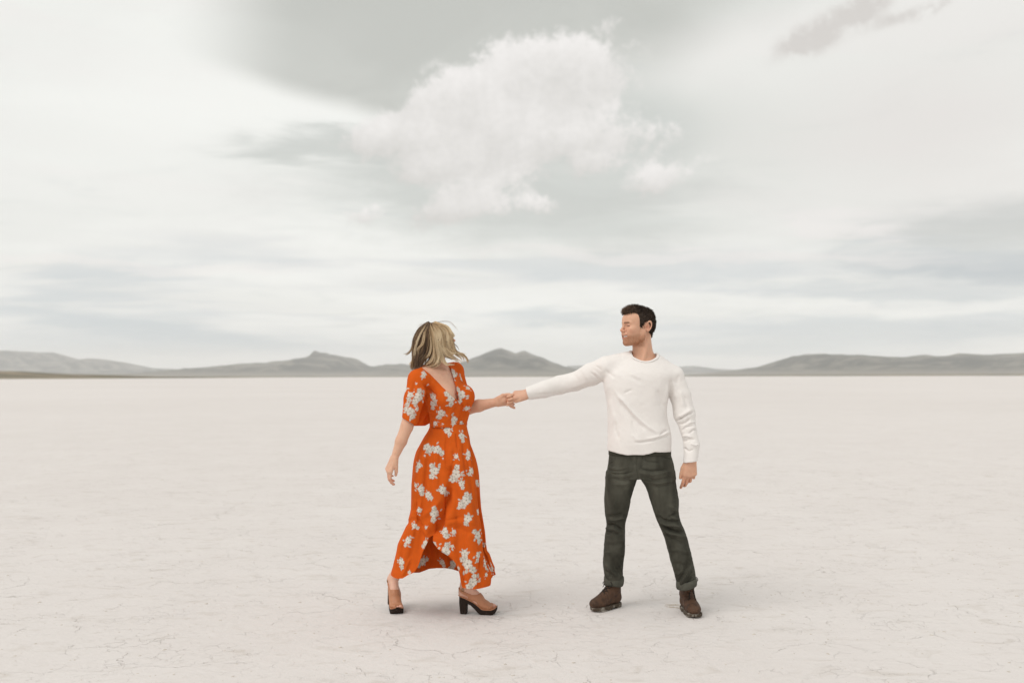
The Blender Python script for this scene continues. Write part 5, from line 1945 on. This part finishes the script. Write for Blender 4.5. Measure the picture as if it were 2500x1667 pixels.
        toes = [(0.215, 0.020, 0.012), (0.212, 0.004, 0.0090), (0.205, -0.009, 0.0085), (0.196, -0.020, 0.0080), (0.184, -0.029, 0.0078)]
        for tx, ty, tr in toes:
            Fo.add(Lw(rcone((0.165, ty * 0.8, 0.046), (tx - 0.006, ty, 0.040), tr * 1.15, tr)), 0.003)
        foot_only = list(Fo.ops)
        Fo.add(Lw(rcone((0.042, 0, 0.165), shl, 0.0265, 0.0330)), 0.02)
        for sg in (-1, 1):
            Fo.add(Lw(ball((0.046, sg * 0.027, 0.158), 0.010)), 0.010)
        lo2, hi2 = bounds([lo_, hi_, np.asarray(shin)], 0.04)
        fv_, fq_ = Fo.mesh(0.0026, lo2, hi2, 2)
        lf = fr.inv(fv_)
        fc = np.tile(FOOT_C, (len(fv_), 1))
        tw = np.clip((lf[:, 0] - 0.17) / 0.03, 0, 1)[:, None]
        fc = fc * (1 - 0.4 * tw) + 0.4 * tw * np.array((0.66, 0.30, 0.22))
        pieces.append((fv_, fq_, fc))
        # upper: leather over the foot, open at the toe, cut away at the side, with a sling round the heel
        up_poly = poly2d(u([(1505, 425), (1560, 455), (1640, 492), (1720, 518), (1790, 520), (1868, 498), (1930, 575), (1990, 635), (2050, 668), (2085, 700), (2105, 750), (2095, 790), (1890, 785), (1835, 730), (1828, 690), (1800, 645), (1750, 622), (1705, 630), (1690, 650), (1640, 620), (1650, 560), (1590, 530), (1500, 478), (1455, 455), (1460, 400)]))
        U = Solid()
        shell = Solid()
        shell.ops = foot_only + [('u', Lw(rcone((0.042, 0, 0.165), (0.05, 0, 0.2), 0.0300, 0.0310)), 0.02)]
        U.add(lambda p: np.maximum(shell.dist(p) - 0.0042, -(shell.dist(p) + 0.002)))
        U.keep(Lw(lambda p: up_poly(p[:, 0], p[:, 2])), 0.002)
        U.keep(Lw(plan_off(plan, 0.004)))
        uv_, uq_ = U.mesh(0.0026, lo_, hi_ + np.array((0, 0, 0.05)), 1)
        if len(uv_):
            emit('upper', uv_, uq_, m_tan, so)
        # thin tan insole edge over the platform
        edge = []
        top = u([(1458, 550), (1560, 577), (1650, 614), (1750, 661), (1830, 718), (1890, 768), (1960, 782), (2060, 778), (2120, 761), (2165, 728)])
        path = catmull([(a, c) for a, c in top], 40)
        vv = []
        for a, c in path:
            hw = max(0.004, -float(plan(np.array([[a, 0.0, 0.0]]))[0]))
            wd_ = 0.029 + (0.040 - 0.029) * np.clip((a - 0.034) / 0.156, 0, 1)
            if a > 0.19:
                wd_ = math.sqrt(max(0.0, 0.040 ** 2 - (a - 0.19) ** 2))
            if a < 0.034:
                wd_ = math.sqrt(max(0.0, 0.029 ** 2 - (a - 0.034) ** 2))
            wd_ = max(wd_, 0.003) + 0.0006
            vv.append([fr(a, -wd_, c - 0.0015), fr(a, -wd_, c + 0.003), fr(a, wd_, c + 0.003), fr(a, wd_, c - 0.0015)])
        vv = np.array(vv).reshape(-1, 3)
        emit('insole', vv, grid_faces(40, 4, wrap=True), m_tan, so, smooth=False)
        # buckle on the sling
        bc = fr(0.030, -0.034 if side[1] > 0 else 0.034, 0.142)
        rg = [bc + fr.dirw(0.007 * math.cos(t), 0, 0.009 * math.sin(t)) for t in np.linspace(0, 2 * math.pi, 14, endpoint=False)]
        bv_, bf_ = tube(np.array(rg), 0.0016, 6, closed=True)
        emit('buckle', bv_, bf_, m_gold, so)
        return so

    def plan_off(g, d):
        return lambda p: g(p) - d
    pieces = []
    # leading foot, seen from the side
    o1 = G(1119, 1496)
    t1 = G(1214, 1498)
    hd1 = math.atan2(t1[1] - o1[1], t1[0] - o1[0])
    sandal(o1, hd1, 0.0, W(1146, 1370, o1[1]), pieces)
    # trailing foot, pointing at the camera, heel rising
    t2 = G(970, 1498)
    hd2 = math.radians(-74)
    pitch = math.radians(7.5)
    hv = np.array([math.cos(hd2), math.sin(hd2), 0])
    o2 = t2 - hv * 0.215 * math.cos(pitch) + np.array((0, 0, 0.19 * math.sin(pitch)))
    sandal(o2, hd2, pitch, W(993, 1335, o2[1] - 0.04), pieces)

    # ---------------------------------------------------------------- body
    da = math.radians(13)
    hf = np.array((math.cos(da), math.sin(da), 0.0))
    lf_ = np.array((-math.sin(da), math.cos(da), 0.0))
    pit = math.radians(11)
    hx = hf * math.cos(pit) + np.array((0, 0, 1.0)) * math.sin(pit)
    hz = np.cross(hx, lf_)
    H = Frame(W(1067.5, 829, YW - 0.01), hx, lf_, hz, 0.885)
    K = Solid()
    head_ops(K, H, False)
    K.add(rcone(W(1066, 862, YW), W(1066, 900, YW - 0.005), 0.046, 0.050), 0.02)
    K.add(torso_fn(-0.012), 0.03)
    K.add(rcone(W(1058, 900, YW - 0.02), W(1030, 915, YW - 0.09), 0.034, 0.040), 0.03)
    K.add(rcone(W(1074, 897, YW + 0.02), W(1100, 906, YW + 0.09), 0.034, 0.036), 0.03)
    for c in bust:
        K.add(ell(c - f * 0.012, (0.060, 0.060, 0.058)), 0.03)
    K.add(rcone(W(1090, 908, YW - 0.050), W(1052, 905, YW - 0.088), 0.008, 0.008), 0.024)       # collar bone
    lo, hi = bounds([W(1000, 770, YW - 0.2), W(1170, 1050, YW + 0.2)], 0.0)
    v1, q1 = K.mesh(0.0029, lo, hi, 2)
    l = H.inv(v1) * 1000
    c1 = np.tile(np.array((0.655, 0.385, 0.270)), (len(v1), 1))
    ck = np.clip(np.exp(-((l[:, 0] - 70) / 30) ** 2 - ((np.abs(l[:, 1]) - 36) / 26) ** 2 - ((l[:, 2] + 34) / 22) ** 2) + np.exp(-((l[:, 0] - 108) / 14) ** 2 - ((l[:, 2] + 30) / 12) ** 2), 0, 1)[:, None] * 0.5
    c1 = c1 * (1 - ck) + ck * np.array((0.64, 0.27, 0.19))
    pieces.append((v1, q1, c1))
    # near arm and hand
    el, wr = W(993, 1042, YW - 0.165), W(962.5, 1119, YW - 0.20)
    Ar = Solid()
    Ar.add(rcone(SR, el, 0.044, 0.0350))
    Ar.add(rcone(el, el * 0.55 + wr * 0.45 + np.array((0.0, -0.004, 0)), 0.0350, 0.0325), 0.012)
    Ar.add(rcone(el * 0.55 + wr * 0.45, wr, 0.0320, 0.0195), 0.012)
    fx = nrm(W(944, 1162, YW - 0.21) - wr)
    hr = Frame(wr, fx, (0.62, -0.75, 0.05), (-0.75, -0.55, 0.2), 0.86)
    hr.R[1] = nrm(hr.R[1] - (hr.R[1] @ fx) * fx)
    hr.R[2] = np.cross(hr.R[0], hr.R[1])
    if hr.R[2][0] > 0:
        hr.R[2] *= -1
    hand_ops(Ar, hr, [(18, 30, 16), (26, 34, 18), (32, 36, 20), (38, 36, 20)], [(0.046, 0.034, -0.018), (0.070, 0.037, -0.030), (0.094, 0.034, -0.040)], 0.5)
    lo, hi = bounds([SR, el, wr, hr(0.2, 0, 0)], 0.07)
    v2, q2 = Ar.mesh(0.0024, lo, hi, 2)
    c2 = np.tile(np.array((0.655, 0.385, 0.265)), (len(v2), 1))
    lh = hr.inv(v2)
    kn = np.clip((lh[:, 0] - 0.08) / 0.06, 0, 1)[:, None]
    c2 = c2 * (1 - 0.4 * kn) + 0.4 * kn * np.array((0.64, 0.27, 0.18))
    pieces.append((v2, q2, c2))
    # far arm reaching to him
    el2, wr2 = W(1140, 996, YW + 0.11), W(1214, 981, YM + 0.055)
    Al = Solid()
    Al.add(rcone(SL, el2, 0.042, 0.0400))
    Al.add(rcone(el2, el2 * 0.6 + wr2 * 0.4, 0.0400, 0.0360), 0.012)
    Al.add(rcone(el2 * 0.6 + wr2 * 0.4, wr2, 0.0355, 0.0230), 0.012)
    hl_ = Frame(wr2, (0.95, -0.10, 0.20), (-0.20, -0.15, 0.97), (0.0, 1.0, 0.1), 0.88)
    hl_.R[1] = nrm(hl_.R[1] - (hl_.R[1] @ hl_.R[0]) * hl_.R[0])
    hl_.R[2] = nrm(hl_.R[2] - (hl_.R[2] @ hl_.R[0]) * hl_.R[0] - (hl_.R[2] @ hl_.R[1]) * hl_.R[1])
    hand_ops(Al, hl_, [(50, 75, 40), (52, 75, 40), (54, 75, 40), (58, 75, 40)], [(0.046, 0.036, -0.006), (0.076, 0.036, -0.012), (0.102, 0.030, -0.024)], 0.4)
    lo, hi = bounds([SL, el2, wr2, hl_(0.14, 0, 0)], 0.07)
    v3, q3 = Al.mesh(0.0024, lo, hi, 2)
    c3 = np.tile(np.array((0.650, 0.370, 0.250)), (len(v3), 1))
    pieces.append((v3, q3, c3))
    # the rest, under the dress
    I = Solid()
    I.add(torso_fn(-0.022))
    for a_, c_, r0, r1 in ((W(1078, 1060, YW), W(1042, 1230, YW), 0.06, 0.042), (W(1042, 1230, YW), W(993, 1335, o2[1] - 0.04), 0.042, 0.033),
                           (W(1110, 1060, YW), W(1135, 1240, YW - 0.02), 0.07, 0.045), (W(1135, 1240, YW - 0.02), W(1146, 1380, o1[1]), 0.045, 0.033)):
        I.add(rcone(a_, c_, r0, r1), 0.03)
    lo, hi = bounds([W(980, 900, YW - .2), W(1180, 1400, YW + .25)], 0.03)
    v4, q4 = I.mesh(0.011, lo, hi, 1)
    pieces.append((v4, q4, (0.64, 0.365, 0.248)))
    bv, bf, bc = join(pieces)
    emit('body', bv, bf, M_SKIN, base, bc)

    # ---------------------------------------------------------------- hair: locks blown about
    build_long_hair(base, H)
    return base


def build_long_hair(base, H):
    rng = np.random.default_rng(7)
    z6 = lambda a, c: (970 + a / 8.25, 770 + c / 8.25)
    hc = H.o
    # skull cap under the strands
    S = Solid()
    S.add(H.wrap(ell((-0.012, 0, 0.034), (0.104, 0.083, 0.083))))
    S.add(H.wrap(rcone((-0.06, 0, 0.02), (-0.075, 0, -0.075), 0.055, 0.030)), 0.04)
    for sg in (-1, 1):
        S.add(H.wrap(rcone((-0.02, sg * 0.05, 0.02), (-0.030, sg * 0.052, -0.07), 0.032, 0.018)), 0.03)
    poly = poly2d(np.array([(88, 62), (60, 60), (30, 40), (14, 0), (0, -60), (-20, -110), (-140, -120), (-140, 60), (-80, 140), (40, 140), (100, 120)]) * 0.001)
    S.keep(H.wrap(lambda p: poly(p[:, 0], p[:, 2])), 0.01)
    lo, hi = bounds([H(-0.14, -0.12, -0.13), H(0.13, 0.12, 0.14), H(-0.14, 0.12, 0), H(0.13, -0.12, 0), H(0.1, 0, -0.1)], 0.02)
    v, q = S.mesh(0.0036, lo, hi, 1)
    l = H.inv(v)
    DARK, MIDC, BLOND, PALEB = (np.array(c) for c in ((0.034, 0.020, 0.012), (0.160, 0.092, 0.048), (0.580, 0.395, 0.215), (0.880, 0.720, 0.490)))
    t = np.clip((l[:, 0] + 0.02) / 0.06, 0, 1)[:, None]
    col = DARK * (1 - t) + MIDC * 1.6 * t
    parts = [(v, q, col)]
    # depth of the outer hair at a pixel: on a ball round the head, then hanging straight
    def depth(px, py, far=False, lift=0.0):
        x = (px - 1062) / 50.0
        y = np.clip((py - 826) / 46.0, -1, 0.35)
        k = np.sqrt(np.clip(1 - 0.85 * x * x - y * y * 0.95, 0.02, 1))
        d = (0.098 + lift) * k
        return H.o[1] + (d if far else -d)
    guides = [  # points, colour (0 dark .. 1 pale), strands, spread px, waves
        ([(560, 190), (440, 290), (345, 470), (310, 630), (240, 750), (150, 790), (55, 782)], .55, 26, 2.2, .6),
        ([(575, 190), (450, 320), (370, 540), (345, 740), (345, 900), (290, 1050), (275, 1090)], .45, 70, 4.5, 1.2),
        ([(590, 195), (480, 370), (400, 620), (380, 820), (370, 980), (345, 1130), (350, 1190)], .35, 80, 5.0, 1.2),
        ([(600, 200), (520, 420), (450, 680), (420, 880), (410, 1040), (375, 1160)], .25, 80, 5.0, 1.1),
        ([(610, 205), (540, 450), (470, 720), (330, 890), (300, 990), (280, 1060)], .45, 50, 4.0, 1.2),
        ([(615, 210), (560, 460), (500, 720), (470, 900), (450, 1020), (430, 1100)], .22, 80, 5.5, 1.0),
        ([(620, 210), (600, 480), (560, 740), (530, 900), (500, 1010), (470, 1080)], .12, 80, 5.5, .9),
        ([(625, 215), (560, 330), (545, 420), (520, 580), (430, 680), (370, 760), (350, 860)], .62, 36, 2.4, .8),
        ([(635, 220), (640, 470), (620, 700), (560, 850), (490, 905), (500, 980)], .50, 70, 4.0, .9),
        ([(640, 220), (670, 450), (690, 640), (640, 800), (520, 880), (480, 920), (505, 985)], .68, 44, 2.6, .6),
        ([(650, 215), (700, 440), (720, 640), (725, 760), (690, 890), (610, 965), (510, 992)], .85, 46, 2.2, .4),
        ([(660, 210), (730, 440), (750, 680), (770, 820), (750, 940), (680, 1010), (540, 1025)], .75, 60, 3.2, .5),
        ([(670, 205), (770, 430), (800, 680), (830, 820), (815, 930), (740, 1015), (590, 1036)], .82, 60, 3.2, .5),
        ([(690, 195), (810, 400), (850, 620), (870, 800), (850, 930), (790, 1010), (680, 1038)], .80, 60, 3.4, .5),
        ([(700, 190), (850, 380), (880, 560), (870, 720), (890, 850), (960, 960), (1010, 1010)], .88, 60, 3.4, .6),
        ([(720, 180), (900, 360), (880, 520), (850, 650), (870, 800), (930, 920), (1000, 990), (1150, 995)], .90, 46, 3.0, .6),
        ([(720, 170), (880, 300), (900, 450), (860, 560), (920, 680), (980, 800), (1050, 850)], .85, 60, 4.0, .6),
        ([(740, 160), (930, 300), (960, 440), (940, 560), (980, 700), (1060, 800), (1180, 870), (1320, 945)], .80, 60, 3.6, .6),
        ([(750, 150), (960, 270), (1030, 420), (1050, 560), (1090, 680), (1180, 770), (1290, 850), (1330, 940)], .75, 46, 3.0, .5),
        ([(760, 145), (980, 240), (1070, 380), (1110, 520), (1130, 640), (1190, 740), (1330, 800), (1415, 900), (1412, 960)], .72, 44, 2.8, .4),
        ([(770, 140), (1000, 220), (1090, 350), (1130, 420), (1050, 430), (960, 480), (900, 500)], .90, 30, 2.0, .2),
        ([(760, 145), (960, 230), (1060, 340), (1110, 410), (1000, 450), (930, 490)], .88, 30, 2.0, .2),
        ([(740, 145), (900, 220), (1000, 330), (1040, 440), (1060, 560), (1100, 680), (1170, 760)], .92, 80, 5.0, .5),
        ([(720, 150), (860, 240), (940, 360), (950, 480), (960, 620), (1000, 740), (1080, 820)], .95, 80, 4.6, .6),
        ([(700, 155), (800, 270), (850, 400), (870, 520), (880, 660), (900, 780), (950, 880)], .95, 80, 4.6, .7),
        ([(680, 160), (740, 300), (780, 430), (800, 560), (815, 700), (830, 820), (800, 930)], .90, 70, 4.0, .7),
        ([(650, 345), (700, 410), (760, 455), (870, 508), (1000, 530), (1100, 555), (1190, 610), (1240, 690), (1275, 770)], .32, 12, 0.9, .1),
        ([(700, 430), (800, 490), (900, 530), (1050, 545), (1120, 580), (1180, 650)], .80, 14, 1.2, .1),
        ([(840, 520), (900, 600), (1000, 690), (1120, 765), (1260, 760), (1430, 775)], .85, 22, 1.4, .2),
        ([(1040, 560), (1090, 640), (1150, 720), (1210, 760)], .35, 26, 2.4, .2),
        ([(870, 600), (920, 720), (980, 800), (1080, 840), (1170, 850)], .30, 44, 3.2, .4),
        ([(780, 140), (920, 125), (1060, 140), (1170, 240), (1225, 330)], .8, 2, 2.0, .3),
        ([(640, 175), (560, 170), (470, 190), (410, 240), (385, 300)], .6, 2, 2.0, .3),
        ([(1150, 760), (1280, 760), (1390, 850), (1420, 960)], .85, 8, 2.0, .3),
    ]
    for gi, (pts, tone, cnt, spr, wav) in enumerate(guides):
        if 180 < pts[0][1] < 240:                   # roots run up to the parting
            pts = [(655 + (pts[0][0] - 600) * 0.35, 150)] + pts
        base_px = np.array([z6(*p) for p in pts])
        n = 22
        path = catmull(base_px, n)
        stray = cnt <= 8
        locks = 1 if cnt < 24 else max(2, cnt // 11)
        s = np.linspace(0, 1, n)
        T = np.gradient(path, axis=0); T /= np.linalg.norm(T, axis=1)[:, None] + 1e-9
        Nn = np.stack([-T[:, 1], T[:, 0]], -1)
        grow = 0.40 + 0.60 * np.minimum(1, s * 2.2)
        for lk in range(locks):
            # a lock: strands that share their wave and draw together at the tip
            lo1 = (lk + 0.5) / locks * 2.6 - 1.3 + rng.normal(0, 0.2) if locks > 1 else 0.0
            ph, fq = rng.uniform(0, 6.28), rng.uniform(1.2, 2.2)
            amp = wav * rng.uniform(1.6, 3.6)
            ltone = tone + rng.normal(0, 0.20) - (0.04 if pts[-1][0] < 560 else -0.08)
            llift = rng.uniform(-0.010, 0.012)
            lcut = rng.uniform(0.84, 1.0)
            for k in range(int(2.6 * cnt / locks) + 1):
                o1, o2 = rng.normal(0, 1, 2)
                wave = np.sin(s * 6.28 * fq + ph + rng.normal(0, 0.25)) * s ** 1.1 * amp
                tight = 1.0 - 0.60 * s ** 1.5
                off = (lo1 * spr * 0.80 + o1 * spr * (0.85 if locks == 1 else 1.15 / math.sqrt(locks)) * tight) * grow + wave
                m = max(8, int(n * min(1.0, lcut * rng.uniform(0.84, 1.06))))
                p = (path + Nn * off[:, None])[:m]
                ss_ = s[:m]
                Yd = depth(p[:, 0], p[:, 1], False, llift + rng.normal(0, 0.004)) + 0.012 * np.sin(ss_ * 5 + ph) * ss_ + o2 * 0.005 * ss_
                w3 = np.array([W(a, c, y) for (a, c), y in zip(p, Yd)])
                r0 = rng.uniform(0.00045, 0.0009) * (0.6 if stray else 1.0)
                rr = r0 * np.minimum(1.0, (1 - ss_ / ss_[-1]) * 3.0 + 0.25)
                tv, tf = tube(w3, rr, 3)
                tn = np.clip(ltone + rng.normal(0, 0.10), 0, 1)
                root = np.clip(1 - ss_ * 3.2, 0, 1) * (0.95 if pts[0][0] < 640 else 0.60 if pts[0][0] < 720 else 0.25)
                tc = np.clip(tn + 0.15 * ss_ - root * tn, 0, 1)
                cc = np.where(tc[:, None] < 0.35, DARK + (MIDC - DARK) * (tc / 0.35)[:, None],
                              np.where(tc[:, None] < 0.7, MIDC + (BLOND - MIDC) * ((tc - 0.35) / 0.35)[:, None], BLOND + (PALEB - BLOND) * ((tc - 0.7) / 0.3)[:, None]))
                cc = np.concatenate([np.repeat(cc, 3, 0), cc[[0, -1]]])
                parts.append((tv, tf, cc))
                # the far side of the head carries the same fall of hair
                if k % 5 == 0 and pts[0][1] < 240 and not stray:
                    w4 = np.array([W(a, c, y) for (a, c), y in zip(p, depth(p[:, 0], p[:, 1], True, llift))])
                    tv, tf = tube(w4, rr * 1.4, 3)
                    parts.append((tv, tf, cc))
    hv, hf, hcol = join(parts)
    emit('hair', hv, hf, hair_material('blonde_hair', 0.6), base, hcol, label='shoulder length wavy blonde hair with dark roots, blown by the wind')


build_woman()


# ================================================================== small things on the lake bed
def build_straw():
    """a few dry stalks lying behind the right boot"""
    m = plain_material('dry_straw', (0.50, 0.40, 0.28), 0.8, 0.2, 0.3, 120.0)
    rng = np.random.default_rng(3)
    parts = []
    for k in range(5):
        y0 = rng.uniform(1475, 1484)
        a = G(1618 + rng.uniform(0, 26), y0)
        c = G(1678 + rng.uniform(-12, 6), y0 + rng.uniform(-4, 5))
        mid = (a + c) / 2 + np.array((0, rng.normal(0, 0.012), rng.uniform(0.002, 0.008)))
        a[2] = 0.003; c[2] = 0.003
        parts.append(tube(catmull([a, mid, c], 10), np.linspace(0.0007, 0.0014, 10), 5))
    v, f, _ = join(parts)
    o = emit('dry_stalks', v, f, m)
    o['label'] = 'thin dry tan stalks lying on the ground beside the brown boot'
    o['category'] = 'straw'


def build_crust():
    """crumbs of broken crust strewn over the mud, too many to count"""
    m = plain_material('crust_crumbs', (0.60, 0.55, 0.49), 0.95, 0.1, 0.25, 90.0, (0.48, 0.42, 0.35))
    rng = np.random.default_rng(9)
    N = 4200
    cl = np.stack([rng.uniform(-6, 6, 90), 3.9 + 9 * rng.uniform(0, 1, 90) ** 1.4], -1)
    pick = rng.integers(0, 90, N)
    xy = cl[pick] + rng.normal(0, 1, (N, 2)) * np.array((0.42, 0.22))
    far = rng.uniform(0, 1, N) < 0.45
    xy[far] = np.stack([rng.uniform(-6.5, 6.5, far.sum()), 3.8 + 10 * rng.uniform(0, 1, far.sum()) ** 1.3], -1)
    sz = np.exp(rng.normal(math.log(0.0026), 0.5, N))
    sz = np.clip(sz, 0.0010, 0.009)
    V, F = [], []
    b8 = np.array([(-1, -1, 0), (1, -1, 0), (1, 1, 0), (-1, 1, 0), (-.7, -.7, 1), (.7, -.7, 1), (.7, .7, 1), (-.7, .7, 1)], float)
    f8 = np.array([(4, 5, 6, 7), (0, 1, 5, 4), (1, 2, 6, 5), (2, 3, 7, 6), (3, 0, 4, 7)])
    for i in range(N):
        a = rng.uniform(0, 6.28)
        p = b8 * (1 + rng.uniform(-0.35, 0.35, (8, 3))) * np.array((rng.uniform(0.8, 2.0), rng.uniform(0.7, 1.3), rng.uniform(0.20, 0.5))) * sz[i]
        c, s = math.cos(a), math.sin(a)
        p = np.stack([c * p[:, 0] - s * p[:, 1] + xy[i, 0], s * p[:, 0] + c * p[:, 1] + xy[i, 1], np.where(b8[:, 2] > 0, np.abs(p[:, 2]), -0.002)], -1)
        V.append(p); F.append(f8 + 8 * i)
    o = emit('crust_crumbs', np.concatenate(V), np.concatenate(F), m, smooth=False)
    o['kind'] = 'stuff'
    o['label'] = 'crumbs of broken pale mud crust strewn over the ground'
    o['category'] = 'gravel'


build_straw()
build_crust()
